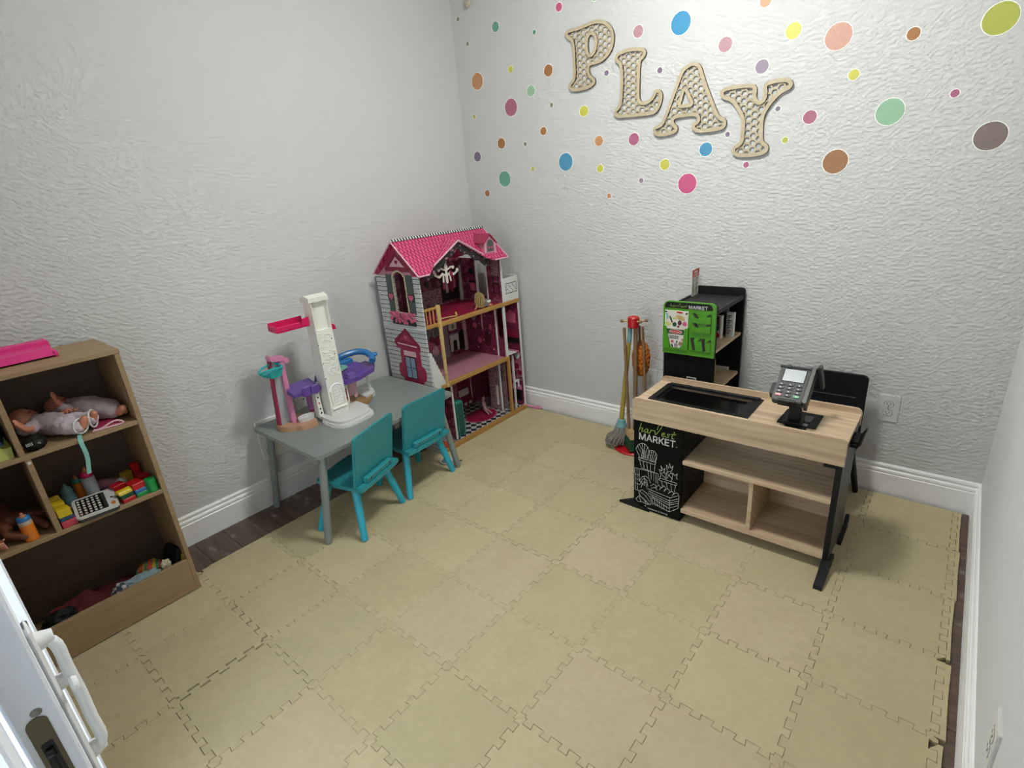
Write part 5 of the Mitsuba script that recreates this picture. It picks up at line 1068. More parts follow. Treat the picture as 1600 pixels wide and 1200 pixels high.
# dormer
dm = obj('dormer', prism(Polygon([(.912, 1.085), (1.000, 1.075), (1.000, 1.142), (.955, 1.186), (.912, 1.150)]), 'x', -.86, -.776), 'gable_pink', dh, smooth=False)
obj('dormer_roof', cat_(hullpts([(-.768, .955, 1.196), (-.90, .955, 1.196), (-.768, .897, 1.148), (-.90, .897, 1.148), (-.768, .955, 1.189), (-.90, .955, 1.189), (-.768, .899, 1.142), (-.90, .899, 1.142)]), hullpts([(-.768, .955, 1.196), (-.90, .955, 1.196), (-.768, 1.014, 1.138), (-.90, 1.014, 1.138), (-.768, .955, 1.189), (-.90, .955, 1.189), (-.768, 1.012, 1.132), (-.90, 1.012, 1.132)])), 'raspberry', dm)
dwn = prism(unary_union([sbox(.932, 1.095, .982, 1.14), affinity.scale(Point(.957, 1.14).buffer(.025), 1, .8)]), 'x', -.776, -.7745)
dw = obj('window_print', dwn, 'shutter', dm, smooth=20)
obj('hearts', cat_(*[prism(heart(y, 1.116, .009), 'x', -.7745, -.7735) for y in (.945, .969)]), 'rose', dw)
obj('corner_trim', cat_(bx(-.778, -.772, .909, .916, 1.088, 1.150), bx(-.778, -.772, .996, 1.003, 1.078, 1.142)), 'pale_pink', dm)
# chandelier cut-out
yc, zc_ = .640, 1.022
arms = [LineString([(yc, zc_ + .055), (yc, zc_ - .055)]).buffer(.008), Point(yc, zc_ + .055).buffer(.009), Point(yc, zc_ + .03).buffer(.013)]
for s in (-1, 1):
    arms += [LineString([(yc, zc_ - .02), (yc + s * .03, zc_ - .005), (yc + s * .055, zc_ - .02), (yc + s * .085, zc_ - .005)]).buffer(.006), Point(yc + s * .085, zc_).buffer(.010), LineString([(yc, zc_ + .01), (yc + s * .04, zc_ + .025), (yc + s * .055, zc_ + .015)]).buffer(.005), Point(yc + s * .055, zc_ + .02).buffer(.009), LineString([(yc + s * .025, zc_ - .02), (yc + s * .028, zc_ - .05)]).buffer(.005)]
ch_ = obj('chandelier', prism(unary_union(arms).difference(Point(yc, zc_ + .055).buffer(.005)), 'x', -.835, -.832), 'book_paper', dh, label='white cut-out chandelier under the roof')
obj('chandelier_drop', prism(affinity.scale(Point(yc + .033, zc_ - .012).buffer(.012), .8, 1.3), 'x', -.832, -.830), 'crimson', ch_)

# small things in and around the dollhouse
dd = thing('fashion_doll', 'long haired blond doll slumped on the top floor of the dollhouse', 'doll')
zf = Z3
obj('body', capsule_union([[(-.845, .90, zf + .055, .017), (-.84, .895, zf + .03, .014), (-.83, .905, zf + .018, .015)], [(-.83, .905, zf + .016, .012), (-.80, .935, zf + .012, .009), (-.805, .955, zf + .008, .007)], [(-.842, .89, zf + .035, .007), (-.83, .85, zf + .018, .005), (-.82, .825, zf + .006, .0045)]], .006, 4), 'skin', dd, smooth=50)
obj('dress', lump((-.825, .925, zf + .026), (.03, .038, .022), 8, .3, 2.4), mat('dress_grey', '#7d7676', .8), dd, smooth=60)
obj('dress_print', lump((-.803, .932, zf + .034), (.010, .016, .010), 3, .4, 2.4, 2), 'book_paper', dd + '__dress', smooth=60)
hs = [tube(spline([(-.85 + a * .014, .893 + b * .017, zf + .085), (-.838 + a * .024, .888 + b * .026, zf + .07), (-.832 + a * .025, .882 + b * .027, zf + .035), (-.828 + a * .02, .882 + b * .024, zf + .008)], 10), .0055, 6) for a, b in [(math.cos(q), math.sin(q)) for q in np.linspace(0, 2 * np.pi, 15)]]
obj('hair', cat_(lump((-.85, .895, zf + .077), (.022, .022, .019), 2, .1), *hs), mat('blond', '#9a8350', .7), dd, smooth=50)
dd2 = thing('small_doll', 'small pale doll sitting on the crimson rug of the dollhouse kitchen', 'doll')
obj('body', move(capsule_union([[(-.945, .875, .115, .013), (-.945, .872, .095, .007), (-.94, .87, .075, .013), (-.935, .868, .045, .014)], [(-.935, .862, .040, .009), (-.895, .845, .035, .007), (-.875, .84, .026, .005)], [(-.932, .875, .040, .009), (-.89, .865, .034, .007), (-.868, .862, .026, .005)], [(-.942, .858, .085, .006), (-.915, .85, .055, .005)]], .005, 4), trimesh.transformations.translation_matrix([-.03, .095, 0])), mat('doll_pale', '#b8858a', .5), dd2, smooth=50)
obj('hair', lump((-.98, .973, .12), (.014, .014, .015), 5, .15), 'dark_crimson', dd2, smooth=60)
fg = thing('toy_fridge', 'small turquoise toy cabinet inside the dollhouse ground floor', 'toy cabinet')
obj('body', bx(-.885, -.842, .590, .648, .0195, .245, .003), mat('turq_dark', '#2f8f80', .4), fg)
obj('door', bx(-.842, -.838, .594, .644, .03, .235, .002), mat('turq_door', '#10564c', .4), fg)
obj('door_frame', cat_(bx(-.842, -.835, .591, .647, .232, .242), bx(-.842, -.835, .591, .597, .02, .24), bx(-.842, -.835, .641, .647, .02, .24)), 'turq_dark', fg)
oc = obj('orange_cloth', lump((-.83, .455, .03), (.045, .03, .014), 14, .3), mat('rust_cloth', '#b5431f', .9), label='crumpled orange cloth on the left of the dollhouse ground floor', cat='cloth', smooth=60)
pc = obj('pink_cloth', lump((-.815, .495, .032), (.018, .022, .020), 15, .3), 'magenta', label='small magenta cloth beside the orange cloth in the dollhouse', cat='cloth', smooth=60)
wd = thing('wooden_peg_toy', 'thin wooden peg toy lying on the top floor of the dollhouse', 'toy')
obj('stick', cat_(rod((-.86, .545, zf + .006), (-.815, .66, zf + .006), .004, n=8), rod((-.815, .66, zf), (-.815, .66, zf + .028), .005, n=8), rod((-.825, .668, zf + .014), (-.800, .655, zf + .014), .004, n=8)), 'pale_pine', wd)
pk = thing('doll_arm_toy', 'small pink plastic toy lying on the mat at the corner of the dollhouse', 'toy')
obj('toy', cat_(tube(spline([(-.800, 1.175, .030), (-.765, 1.205, .014), (-.73, 1.215, .008), (-.70, 1.225, .007)], 14), [.006] * 6 + [.008] * 8, 8), lump((-.695, 1.222, .010), (.018, .012, .009), 3, .3)), 'pink', pk, smooth=50)
sp = thing('toy_saucer', 'small white and blue toy dish on the mat behind the table leg', 'toy dish')
obj('dish', lathe([(0, .004), (.032, .004), (.038, .014), (.035, .015), (.030, .008), (0, .008)], (-.700, .345, 0), 24), 'white', sp)
obj('lid', lump((-.700, .345, .014), (.022, .022, .008), 3, .2), 'window_blue', sp, smooth=50)
obj('stem', tube([(-.665, .365, .006), (-.640, .385, .010), (-.622, .395, .014)], .0035), 'shutter', sp)

# ------------------------------------------------------------------ market counter
CX0, CX1, CY0, CY1 = .372, 1.176, .520, .822
mc = thing('market_counter', 'toy market counter in light wood and black with chalk print front', 'play counter')
def fascia(y0, y1, zb, zt):
    P = Polygon([(CX0, zb), (CX1, zb), (CX1, zt - .022)] + [(CX1 - .022 + .022 * math.cos(q), zt - .022 + .022 * math.sin(q)) for q in np.linspace(0, math.pi / 2, 9)] + [(CX0 + .022 + .022 * math.cos(q), zt - .022 + .022 * math.sin(q)) for q in np.linspace(math.pi / 2, math.pi, 9)])
    return cat_(prism(P.buffer(-.0015), 'y', y0, y0 + .0015), prism(P, 'y', y0 + .0015, y1 - .0015), prism(P.buffer(-.0015), 'y', y1 - .0015, y1))
obj('front_board', fascia(CY0, CY0 + .014, .447, .552), 'ash', mc)
obj('rear_board', fascia(CY1 - .014, CY1, .487, .556), 'ash', mc)
ZS = .534
hole = sbox(.428, .575, .828, .772)
obj('worktop', prism(sbox(CX0 + .002, CY0 + .014, CX1 - .002, CY1 - .014).difference(hole), 'z', ZS - .015, ZS), 'ash', mc)
# black tray with belt
tr = obj('belt_frame', cat_(prism(sbox(.420, .566, .836, .781).difference(sbox(.445, .592, .812, .755)), 'z', ZS, ZS + .003), bx(.432, .825, .766, .781, ZS + .002, ZS + .010, .002), bx(.428, .828, .575, .772, ZS - .022, ZS - .018)), 'black', mc, label='black checkout belt frame')
obj('belt', prism(sbox(.446, .600, .780, .757), 'z', ZS - .017, ZS - .010), 'black_gloss', tr)
obj('belt_roller', cat_(hullpts([(.780, .593, ZS - .017), (.780, .757, ZS - .017), (.780, .593, ZS - .010), (.780, .757, ZS - .010), (.812, .593, ZS + .001), (.812, .757, ZS + .001), (.812, .593, ZS - .017), (.812, .757, ZS - .017)])), 'charcoal', tr)
scene[tr + '__belt_roller']['bsdf'] = {'type': 'ref', 'id': mat('belt_edge', '#26292c', .4)}
obj('scanner_slope', hullpts([(.432, .593, ZS + .002), (.432, .757, ZS + .002), (.462, .593, ZS - .015), (.462, .757, ZS - .015), (.432, .593, ZS - .017), (.432, .757, ZS - .017)]), 'black', tr)
# chalkboard box at the left end
cp = obj('chalk_panel', bx(CX0 + .008, .602, CY0 + .004, CY0 + .016, .004, .449, .001), 'black_board', mc, label='black panel with white chalk style print')
PY = CY0 + .004
def stroke(pts, w): return LineString(pts).buffer(w, quad_segs=2)
obj('chalk_drawing', prism(unary_union([stroke(s, .00105) for s in CHALK]), 'y', PY - .0006, PY + .0004), 'chalk', cp, label='white line drawing of produce baskets', smooth=False)
def put_text(s, x0, x1, z, m, parent, nm, y, slant=0., bold=False, h=None, **k):
    t = text3(s, h or .03, .0012, bold, slant); L = text_len(t); sc = (x1 - x0) / L
    v = t.vertices.copy(); v[:, 0] = (v[:, 0] - t.bounds[0][0]) * sc + x0; v[:, 2] += z; v[:, 1] = v[:, 1] + y
    return obj(nm, trimesh.Trimesh(v, t.faces, process=False), m, parent, smooth=False, **k)
mk = put_text('MARKET', .405, .572, .358, 'chalk', cp, 'lettering', PY - .0006, bold=True, h=.031)
put_text('TM', .574, .580, .360, 'chalk', cp, 'lettering', PY - .0006, h=.004)
def script(x0, x1, z, h, m, parent, y, w):
    """'harvest' in a brush script, the v drawn as a leaf."""
    sx, sz = (x1 - x0) / 7.7, h / 1.9
    G = [[(.55, 2.1), (.45, 1.2), (.30, 0)], [(.36, .45), (.62, .85), (.90, .95), (.98, .7), (.90, .25), (1.0, .02), (1.2, .18)], [(2.15, .80), (1.85, .97), (1.5, .60), (1.45, .18), (1.70, .02), (2.05, .45), (2.2, .9)],
         [(2.2, .9), (2.12, .35), (2.2, .04), (2.42, .15)], [(2.78, .95), (2.70, .5), (2.62, 0)], [(2.68, .45), (2.9, .82), (3.2, .98), (3.32, .88)],
         [(3.62, 1.0), (3.72, .5), (3.9, .02), (4.2, .55), (4.55, 1.3), (4.85, 2.2), (4.80, 2.75), (4.45, 2.70), (4.15, 2.1), (4.10, 1.4)],
         [(5.15, .42), (5.55, .55), (5.75, .82), (5.55, .98), (5.25, .75), (5.12, .35), (5.3, .04), (5.62, .05), (5.9, .28)], [(6.75, .82), (6.5, .97), (6.28, .80), (6.45, .52), (6.62, .28), (6.42, .03), (6.08, .10)],
         [(7.55, 1.75), (7.38, .95), (7.25, .3), (7.42, .02), (7.72, .15)], [(7.0, 1.05), (7.45, 1.08), (7.95, 1.22)]]
    g = [LineString([(x0 + (a - .3) * sx, z + b * sz) for a, b in spline2(pts)]).buffer(w, quad_segs=3) for pts in G]
    g = affinity.skew(unary_union(g), xs=8, origin=(x0, z))
    return obj('lettering', prism(g, 'y', y, y + .0012), m, parent, smooth=False)
def spline2(pts, n=14):
    from scipy.interpolate import CubicSpline
    pts = np.array(pts, float)
    if len(pts) < 3: return pts
    t = np.r_[0, np.cumsum(np.hypot(*np.diff(pts, axis=0).T))]; return CubicSpline(t, pts)(np.linspace(0, t[-1], n))
script(.404, .570, .396, .036, 'leaf_green', cp, PY - .0006, .0021)
put_text('Melissa & Doug', .450, .545, .013, 'chalk', cp, 'lettering', PY - .0006, h=.008)
obj('emblem', prism(Point(.4375, .0225).buffer(.003), 'y', PY - .0006, PY + .0004), 'chalk', cp, smooth=False)
obj('side_panel', bx(.590, .602, CY0 + .016, CY1 - .018, .004, ZS - .015), 'black', mc)
obj('side_panel', bx(CX0 + .008, CX0 + .020, CY0 + .016, CY1 - .018, .004, ZS - .015), 'black', mc)
obj('box_back', bx(CX0 + .02, .590, CY1 - .030, CY1 - .018, .03, ZS - .03), 'black', mc)
obj('shelf', bx(.602, 1.156, CY0 + .008, CY1 - .022, .284, .302, .001), 'ash', mc)
obj('shelf', bx(.602, 1.156, CY0 + .008, CY1 - .022, .046, .066, .001), 'ash', mc)
obj('divider', bx(.873, .889, CY0 + .012, CY1 - .03, .066, .284, .001), 'ash', mc)
obj('rear_panel', bx(.602, 1.156, CY1 - .030, CY1 - .022, .066, .284, .001), 'ash', mc)
obj('end_panel', cat_(bx(1.156, 1.172, CY0 + .010, CY1 - .018, .040, ZS - .015, .001)), 'charcoal', mc, label='dark end panel')
obj('edge_band', bx(1.152, 1.170, CY0 + .004, CY0 + .014, .035, .447, .001), 'black', mc)
for nm, P in (('foot', Polygon([(.405, 0), (.62, 0), (.62, .022), (.575, .052), (.535, .052), (.41, .016)])), ('foot', Polygon([(.72, 0), (.868, 0), (.868, .060), (.845, .062), (.80, .03), (.72, .02)]))):
    obj(nm, prism(P, 'x', 1.172 if P.bounds[0] > .5 else 1.152, 1.186 if P.bounds[0] > .5 else 1.180), 'black', mc, smooth=20)
obj('foot_screw', rod((1.186, .835, .035), (1.188, .835, .035), .006, n=12), 'steel', mc)
obj('foot', prism(Polygon([(.312, 0), (.46, 0), (.46, .006), (.372, .028), (.318, .010)]), 'y', .520, .5235), 'black', mc, smooth=20)
scene[[k for k in scene if k.startswith('market_counter__foot')][-1]] = mikit.ply(hullpts([(.305, .522, 0), (.46, .517, 0), (.46, .5235, 0), (.372, .5235, .030), (.312, .5235, .014), (.305, .524, .010), (.44, .518, .006), (.38, .56, 0), (.38, .56, .03), (.31, .545, 0)]), 'black', smooth=20)
obj('bracket', bx(1.112, 1.152, CY0 + .016, CY0 + .05, .425, .452, .002), 'black', mc)
obj('bracket', bx(.632, .668, .74, .80, .44, .487, .003), 'black', mc); obj('bracket', bx(.70, .98, .795, .806, .44, .487, .002), 'black', mc)
obj('bag_hook', cat_(bx(1.172, 1.192, .625, .740, .478, .490, .002), hullpts([(1.19, .62, .478), (1.19, .745, .478), (1.19, .62, .484), (1.19, .745, .484), (1.206, .615, .500), (1.206, .76, .504), (1.203, .615, .504), (1.203, .76, .508)]), bx(1.172, 1.195, .64, .73, .487, .497, .003)), 'black', mc, label='black moulded bag holder')

# ------------------------------------------------------------------ card terminal
ct = thing('card_terminal', 'black toy card terminal on a post on the market counter', 'card reader')
bp = Polygon([(.965, .560), (1.036, .560), (1.036, .592), (1.064, .595), (1.064, .727), (.937, .731), (.933, .592), (.965, .592)]).buffer(-.003).buffer(.003, quad_segs=4)
pb = obj('base_plate', prism(bp, 'z', ZS, ZS + .003), 'black_matte', ct)
obj('label', prism(sbox(1.010, .640, 1.038, .700), 'z', ZS + .003, ZS + .0036), 'charcoal', pb); obj('label', prism(sbox(1.012, .600, 1.034, .622), 'z', ZS + .003, ZS + .0036), 'grey_paint', pb)
obj('post', cat_(bx(.968, 1.008, .600, .632, ZS + .003, .68, .003), bx(.955, 1.018, .578, .645, ZS + .003, ZS + .016, .003)), 'black', ct)
th = math.radians(52)
up_ = np.array([0, math.sin(th), math.cos(th)]); out_ = np.array([0, -math.cos(th), math.sin(th)]); rt_ = np.array([1., 0, 0])
MT = frame_T((.966, .612, .690), rt_, up_, out_)     # local: x right, y up the face, z out of the face
tl = lambda m: move(m, MT)
bo = obj('body', tl(cat_(prism(rrect(-.051, .051, -.078, .078, .009), 'z', -.028, -.002), prism(rrect(-.049, .049, -.076, .076, .008), 'z', -.002, 0))), 'charcoal', ct, smooth=20)
scene[bo]['bsdf'] = {'type': 'ref', 'id': mat('terminal_grey', '#2d302f', .45, .3)}
obj('screen_bezel', tl(prism(rrect(-.038, .040, .004, .062, .002), 'z', 0, .0008)), 'black', bo)
obj('screen', tl(prism(rrect(-.0345, .0365, .007, .059, .001), 'z', .0008, .0014)), 'lcd', bo, label='pale blank display')
for r_ in range(4):
    for c_2 in range(3):
        m_ = 'red' if (r_, c_2) == (3, 0) else 'green' if (r_, c_2) == (3, 2) else 'key_dark'
        kx_, ky_ = -.033 + c_2 * .030, -.008 - r_ * .0155
        kk = obj('key', tl(prism(rrect(kx_ - .009, kx_ + .011, ky_ - .0055, ky_ + .0045, .003), 'z', 0, .003)), m_, bo)
        obj('mark', tl(prism(rrect(kx_ - .002, kx_ + .003, ky_ - .002, ky_ + .0018, .0005), 'z', .003, .0033)), 'lcd', kk)
obj('swipe_slot', tl(cat_(prism(rrect(-.056, .048, .066, .071, .001), 'z', -.004, .003), prism(rrect(-.030, -.016, .062, .074, .001), 'z', 0, .006))), 'black', bo)
obj('side_reader', tl(prism(rrect(.052, .064, -.076, .076, .004), 'z', -.05, .004)), 'charcoal', bo); obj('side_slot', tl(prism(rrect(.0505, .0535, -.07, .07, .001), 'z', -.02, .0015)), 'black_gloss', bo)
obj('lower_lip', tl(prism(rrect(-.030, .030, -.081, -.070, .003), 'z', -.03, .003)), 'black', bo)
obj('side_clip', tl(prism(rrect(-.066, -.050, -.050, .0, .004), 'z', -.04, -.012)), 'black', bo)
obj('rear_arm', cat_(hullpts([(1.035, .66, .745), (1.045, .66, .745), (1.035, .69, .748), (1.045, .69, .748), (1.045, .73, .655), (1.055, .73, .655), (1.045, .70, .650), (1.055, .70, .650)])), 'charcoal', ct)

# ------------------------------------------------------------------ black chair behind the counter
bcf = np.array([-.08, -1.0])
bc = chair('black_toddler_chair', 'black toddler chair between the market counter and the wall', (1.040, 1.185), (-.03, -1.0), 'navy_black', 'navy_black', None, False, .78)
L_ = frame_T((1.040, 1.185, 0), (-1, .03, 0), (-.03, -1, 0), (0, 0, 1))
b2 = bx(-.125, .125, -.014, 0.002, .505, .586, .012)
obj('top_rail', bx(.945, 1.148, 1.150, 1.166, .43, .572, .012), 'navy_black', bc)
scene.pop(bc + '__backrest'); scene[bc + '__backrest'] = mikit.ply(prism(rrect(.905, 1.148, .262, .572, .022, 6), 'y', 1.148, 1.162), 'navy_black', smooth=25)
scene.pop(bc + '__top_rail')
obj('back_groove', bx(.93, 1.112, 1.1465, 1.1482, .4675, .4695), 'steel', bc)

# ------------------------------------------------------------------ market shelf tower
ts = thing('market_shelf', 'tall black toy market shelf with green front against the back wall', 'toy shelf')
TX0, TX1, TY0, TY1 = .354, .592, .868, 1.236
obj('front_panel', prism(rrect(TX0, TX1, .0, .892, .01, 3), 'y', TY0, TY0 + .014), 'black_board', ts, smooth=20)
obj('left_panel', bx(TX0, TX0 + .012, TY0 + .014, TY1 - .012, .0, .868), 'black', ts)
obj('rear_panel', prism(Polygon(list(rrect(TX0, TX1 + .004, -.05, .902, .016, 5).intersection(sbox(0, 0, 2, 2)).exterior.coords)), 'y', TY1 - .012, TY1), 'black', ts, smooth=20)
obj('top_panel', cat_(bx(TX0, TX1, TY0 + .014, TY1 - .012, .850, .862, .001), bx(TX1 - .012, TX1 - .001, TY0 + .014, TY1 - .012, .862, .868, .001)), 'charcoal', ts, label='charcoal top')
scene[ts + '__top_panel']['bsdf'] = {'type': 'ref', 'id': mat('top_grey', '#262625', .55, .3)}
for z in (.685, .483, .10): obj('shelf', bx(TX0 + .012, TX1 - .002, TY0 + .014, TY1 - .012, z - .014, z, .001), 'ash', ts)
GY = TY0
gp = obj('green_panel', prism(Polygon(list(rrect(TX0 + .001, TX1 + .001, .6, .902, .024, 6).intersection(sbox(0, .657, 2, 2)).exterior.coords)), 'y', GY - .010, GY), 'lime', ts, label='lime green moulded panel with pockets', smooth=25)
G = GY - .010
def gpl(poly, d, m, nm, parent=gp, d0=0.0, **k): return obj(nm, prism(poly, 'y', G - d0 - d, G - d0), m, parent, smooth=20, **k)
gpl(rrect(TX0 + .001, TX1 + .001, .6, .902, .024).intersection(sbox(0, .657, 2, 2)).difference(rrect(TX0 + .008, TX1 - .013, .6, .8985, .020)), .004, 'lime', 'rim')
hd_ = gpl(rrect(.361, .579, .85, .8975, .018).intersection(sbox(.361, .871, .579, .9)), .0012, 'black', 'header')
script(.385, .465, .8765, .0125, 'leaf_green', hd_, G - .0026, .0008)
put_text('MARKET', .472, .557, .873, 'chalk', hd_, 'lettering', G - .0026, bold=True, h=.0145)
pp = gpl(Polygon([(.358, .787), (.358, .860), (.472, .860), (.471, .774), (.445, .687), (.394, .687), (.372, .774)]), .003, 'book_paper', 'menu_card', label='white card printed with vegetables')
def spot(x, z, rx, rz, m, a=0): gpl(affinity.rotate(affinity.scale(Point(x, z).buffer(1, quad_segs=5), rx, rz), a), .0008, m, 'print', pp, .003)
for s in ((.436, .829, .022, .010, 'pale_pine', -20), (.456, .802, .010, .010, 'rose', 0), (.433, .805, .009, .011, 'dark_crimson', 0), (.409, .796, .010, .010, 'dark_green', 0), (.390, .822, .004, .013, 'dark_green', 20), (.396, .808, .004, .005, 'crimson', 0), (.427, .787, .006, .005, 'crimson', 0), (.378, .797, .013, .008, 'pale_lime', 0), (.373, .835, .006, .016, 'mint', 15), (.432, .853, .016, .004, 'red', -5), (.366, .853, .007, .003, 'sash', 0), (.464, .849, .006, .003, 'sash', 30), (.408, .825, .008, .005, 'pale_lime', 0), (.400, .715, .007, .007, 'rose', 0), (.439, .708, .010, .009, 'birch_dark', 0), (.418, .698, .009, .012, 'print_mauve', 0), (.443, .692, .005, .005, 'green', 0), (.400, .695, .004, .008, 'sash', 20), (.422, .716, .004, .005, 'dark_green', 0), (.448, .728, .005, .005, 'rose', 0)): spot(*s)
gpl(Polygon([(.372, .774), (.458, .774), (.453, .750), (.379, .750)]), .0008, 'dark_green', 'print_band', pp, .003)
gpl(affinity.scale(Point(.4145, .7615).buffer(1, quad_segs=8), .031, .0105), .0014, 'book_paper', 'logo_rim', pp, .003); lg = gpl(affinity.scale(Point(.4145, .7615).buffer(1, quad_segs=8), .028, .0085), .002, 'red', 'logo', pp, .003)
put_text('Melissa & Doug', .391, .438, .7590, 'book_paper', lg, 'lettering', G - .006, h=.006)
obj('text_lines', cat_(*[prism(sbox(.386, z, .430, z + .0025), 'y', G - .0038, G - .003) for z in (.740, .734, .729)]), 'sash', pp)
pk_ = gpl(Polygon([(.357, .682), (.357, .787), (.369, .787), (.372, .776), (.392, .684), (.448, .684), (.459, .776), (.461, .781), (.474, .785), (.474, .682)]), .006, 'lime', 'pocket', d0=.004)
gpl(Polygon([(.474, .682), (.474, .785), (.476, .785), (.476, .682)]), .010, 'lime_dark', 'pocket_side')
for zz in (.834, .792):
    x0p, x1p = (.492, .574)
    gpl(Polygon([(x0p, zz + .022), (x0p + .012, zz + .004), (x0p + .03, zz), (x1p - .025, zz + .001), (x1p - .018, zz + .012), (x1p, zz + .014), (x1p, zz - .022), (x0p, zz - .022)]), .008, 'lime', 'holder')
    for P in ([(x0p + .003, zz + .022), (x0p + .012, zz + .020), (x0p + .026, zz + .001), (x0p + .014, zz + .004)], [(x1p - .020, zz + .010), (x1p - .012, zz + .019), (x1p, zz + .018), (x1p - .002, zz + .012)]): gpl(Polygon(P), .0094, 'sash', 'holder_slot')
gpl(sbox(.486, .684, .578, .734), .008, 'lime', 'holder')
for P in ([(.487, .742), (.500, .745), (.511, .689), (.499, .688)], [(.537, .741), (.549, .744), (.558, .690), (.545, .687)], [(.520, .730), (.530, .742), (.536, .738), (.531, .732)], [(.562, .730), (.572, .740), (.578, .736), (.572, .731)]): gpl(Polygon(P), .0095, 'sash', 'holder_slot')
for x, z in ((.413, .667), (.531, .665)): gpl(rrect(x - .020, x + .020, z - .004, z + .004, .003), .0012, 'sash', 'grip_slot')
gpl(sbox(.357, .6572, .592, .680), .0022, 'lime', 'lower_rail')
obj('tag', prism(sbox(.470, .534, .515, .550), 'y', TY0 - .0012, TY0), 'book_paper', ts); put_text('FRESH', .475, .510, .538, 'sash', ts + '__tag', 'lettering', TY0 - .0018, bold=True, h=.008)
sg = thing('price_card', 'narrow white and red price card standing on top of the market shelf', 'price card')
cd = obj('card', prism(rrect(1.142, 1.226, .862, .992, .004, 3), 'x', .366, .3685), 'book_paper', sg)
obj('heading', prism(rrect(1.142, 1.226, .955, .992, .004, 3), 'x', .3685, .3692), 'red', cd)
def xtext(s, y0, y1, z, h, m, parent, x=.3690):
    t = meshkit.text_mesh(s, h, .0008, True); v = t.vertices; L = v[:, 0].max() - v[:, 0].min()
    obj('lettering', trimesh.Trimesh(np.c_[x + v[:, 2], y0 + (v[:, 0] - v[:, 0].min()) * (y1 - y0) / L, z + v[:, 1]], t.faces, process=False), m, parent, smooth=False)
xtext('PRICE', 1.165, 1.20, .974, .009, 'book_paper', cd, .3692); xtext('LIST', 1.155, 1.212, .961, .008, 'book_paper', cd, .3692)
obj('print_lines', cat_(*[prism(sbox(1.148 + .040 * a, .872 + .0062 * b, 1.148 + .040 * a + .012 + .014 * ((a * 7 + b * 5) % 4) / 4, .8745 + .0062 * b), 'x', .3685, .3690) for a in range(2) for b in range(13)]), 'charcoal', cd)
gb1 = thing('grocery_box', 'small toy food carton with brown, green and tomato print on the market shelf', 'carton')
obj('carton', bx(.500, .548, 1.060, 1.092, .685, .797, .001), 'book_paper', gb1)
g1 = gb1 + '__carton'
obj('print', bx(.500, .540, 1.0588, 1.060, .755, .797), mat('carton_brown', '#6b3a1f', .6), g1); obj('print', bx(.500, .540, 1.0588, 1.060, .728, .753), 'dark_green', g1)
for x in (.507, .529): obj('tomato_print', prism(Point(x, .705).buffer(.014), 'y', 1.0586, 1.060), 'red', g1)
gb2 = thing('grocery_box', 'small white toy carton with barcode like print behind the tomato carton', 'carton')
obj('carton', bx(.552, .584, 1.118, 1.150, .685, .802, .001), 'white', gb2)
obj('print', cat_(*[bx(.555 + .0, .555 + .012 + .010 * (k % 3) / 2, 1.1168, 1.118, .70 + .008 * k, .7035 + .008 * k) for k in range(12)]), 'charcoal', gb2 + '__carton')
jr = thing('grocery_jar', 'dark toy jar with black lid at the back of the market shelf', 'jar')
obj('jar', lathe([(0, 0), (.026, 0), (.027, .01), (.027, .10), (.022, .112), (0, .112)], (.520, 1.165, .685), 20), 'black', jr); obj('lid', lathe([(0, .112), (.026, .112), (.026, .130), (.024, .133), (0, .133)], (.520, 1.165, .685), 20), 'charcoal', jr)
yc_ = thing('yellow_carton', 'thin yellow toy carton standing in the middle compartment of the market shelf', 'carton')
obj('carton', bx(.560, .588, .884, .902, .483, .640, .001), 'gold_yellow', yc_)
wp = thing('paper_slip', 'small white paper slip at the back of the middle market shelf', 'paper')
obj('slip', bx(.46, .545, 1.205, 1.222, .483, .500, .001), 'book_paper', wp)

# ------------------------------------------------------------------ toy cleaning set
bs = thing('broom_stand', 'toy cleaning stand with red base, wooden post and red hub', 'broom stand')
BX_, BY_ = .108, 1.062
obj('base', lathe([(0, 0), (.118, 0), (.120, .004), (.112, .012), (.03, .018), (0, .018)], (BX_, BY_, 0), 40), 'red', bs)
obj('post', rod((BX_, BY_, .015), (BX_, BY_, .74), .0125, .0115, 16), 'birch_dark', bs)
obj('hub', lathe([(0, .700), (.026, .700), (.030, .705), (.030, .752), (.026, .758), (0, .758)], (BX_ - .008, BY_ - .01, .0), 24), 'red', bs)
for k, (dx, dy) in enumerate(((-.052, -.028), (.058, .030), (.045, -.012), (-.035, .03))):
    hx_, hy_ = BX_ - .008, BY_ - .01
    pg = obj('peg', rod((hx_ + dx * .4, hy_ + dy * .4, .735), (hx_ + dx, hy_ + dy, .737), .0055, .0055, 10), 'birch', bs); obj('peg_tip', lump((hx_ + dx, hy_ + dy, .737), (.010, .010, .0085), k, .05, 2, 2), 'birch_dark', pg)
mp = thing('toy_mop', 'toy mop with grey strings and mint collar hanging on the cleaning stand', 'mop')
obj('handle', rod((.038, 1.030, .155), (.078, 1.048, .625), .0135, .0105, 14), mat('mop_yellow', '#b5a046', .5), mp); obj('grip', rod((.078, 1.048, .620), (.084, 1.050, .715), .0115, .0115, 14), mat('mint_blue', '#7fb3b5', .45), mp)
obj('collar', lathe([(0, 0), (.030, .0), (.032, .012), (.024, .030), (.022, .048), (.016, .052), (0, .052)], (.038, 1.030, .118), 22), 'mint_blue', mp)
rs = np.random.default_rng(5); strs = []
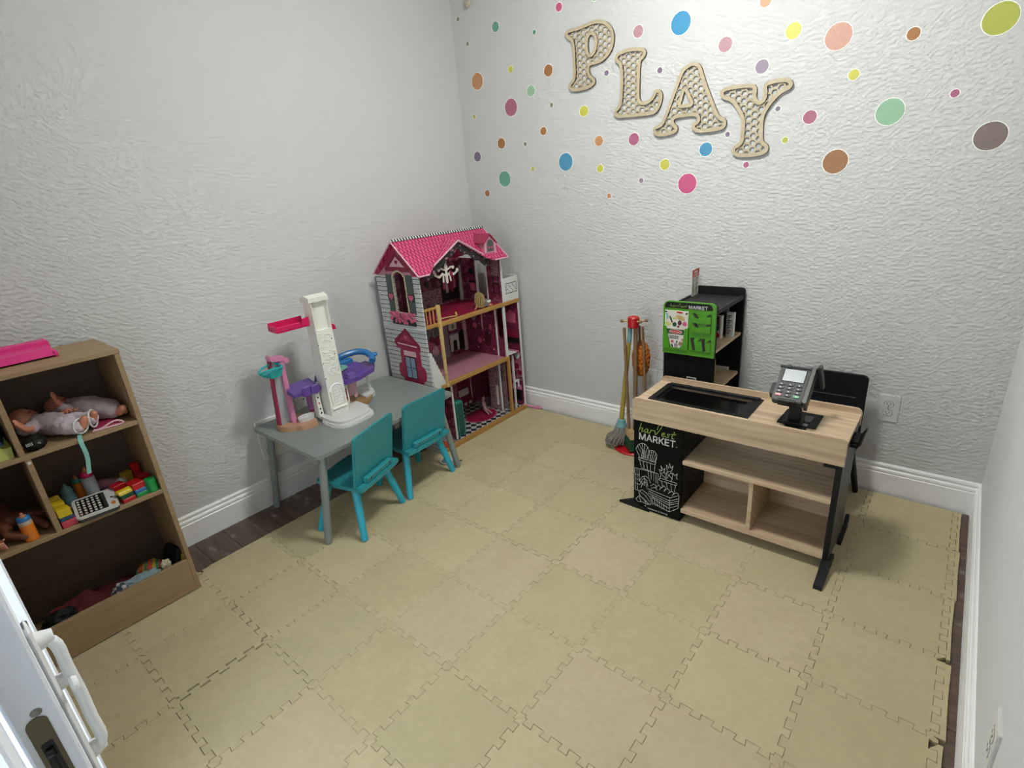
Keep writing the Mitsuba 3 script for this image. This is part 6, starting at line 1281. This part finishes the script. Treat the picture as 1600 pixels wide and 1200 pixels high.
for k in range(90):
    q = rs.uniform(0, 2 * np.pi); r1, r2 = rs.uniform(.008, .026), rs.uniform(.02, .062)
    bxx, byy = .030 + r2 * math.cos(q) - .012, 1.022 + r2 * math.sin(q) * .9 - .012
    strs.append(tube(spline([(.038 + r1 * math.cos(q), 1.030 + r1 * math.sin(q), .125), (.036 + (r1 + .02) * math.cos(q), 1.026 + (r1 + .02) * math.sin(q), .09), (bxx + rs.normal(0, .004), byy + rs.normal(0, .004), .05), (bxx + rs.normal(0, .006), byy + rs.normal(0, .006), rs.uniform(.02, .034))], 9), .0038, 5))
obj('strings', cat_(*strs), 'mop_grey', mp, kind='stuff', smooth=60)
br = thing('toy_broom', 'toy push broom with wooden head and green bristles hanging on the stand', 'broom')
obj('handle', rod((.098, 1.008, .130), (.068, 1.012, .705), .0085, .0075, 12), 'birch_dark', br); obj('hanger', tube([(.068, 1.012, .70), (.066, 1.012, .735)], .0025, 6), 'book_paper', br)
obj('head', move(hullpts([(-.055, -.018, -.018), (.055, -.018, -.018), (-.055, .018, -.018), (.055, .018, -.018), (-.03, -.014, .022), (.03, -.014, .022), (-.03, .014, .022), (.03, .014, .022)]), rotz(-.75, (.108, 1.004, .110))), 'birch', br)
obj('bristles', move(hullpts([(-.054, -.018, -.018), (.054, -.018, -.018), (-.054, .018, -.018), (.054, .018, -.018), (-.062, -.024, -.085), (.062, -.024, -.085), (-.062, .024, -.085), (.062, .024, -.085)]), rotz(-.75, (.108, 1.004, .110))), 'dark_green', br)
du = thing('toy_duster', 'fluffy orange toy duster hanging on the cleaning stand', 'duster')
obj('handle', rod((.112, 1.116, .42), (.112, 1.095, .70), .0078, .0070, 12), 'birch_dark', du)
dv = lump((.112, 1.118, .512), (.046, .032, .098), 3, .10, 2, 4); nv = dv.vertex_normals
dv.vertices = dv.vertices + nv * (.013 * (rs.uniform(0, 1, len(nv))[:, None] - .4))
obj('fluff', dv, 'fluff_orange', du, kind='stuff', smooth=True)
pn = thing('toy_dustpan_handle', 'thin wooden handle hanging at the right side of the cleaning stand', 'tool handle')
obj('handle', rod((.165, 1.085, .14), (.136, 1.085, .70), .0072, .0070, 12), 'birch_dark', pn)
obj('brush', hullpts([(.135, 1.065, .035), (.205, 1.065, .035), (.135, 1.10, .035), (.205, 1.10, .035), (.145, 1.075, .145), (.185, 1.075, .145), (.145, 1.09, .145), (.185, 1.09, .145)]), 'blue', pn)
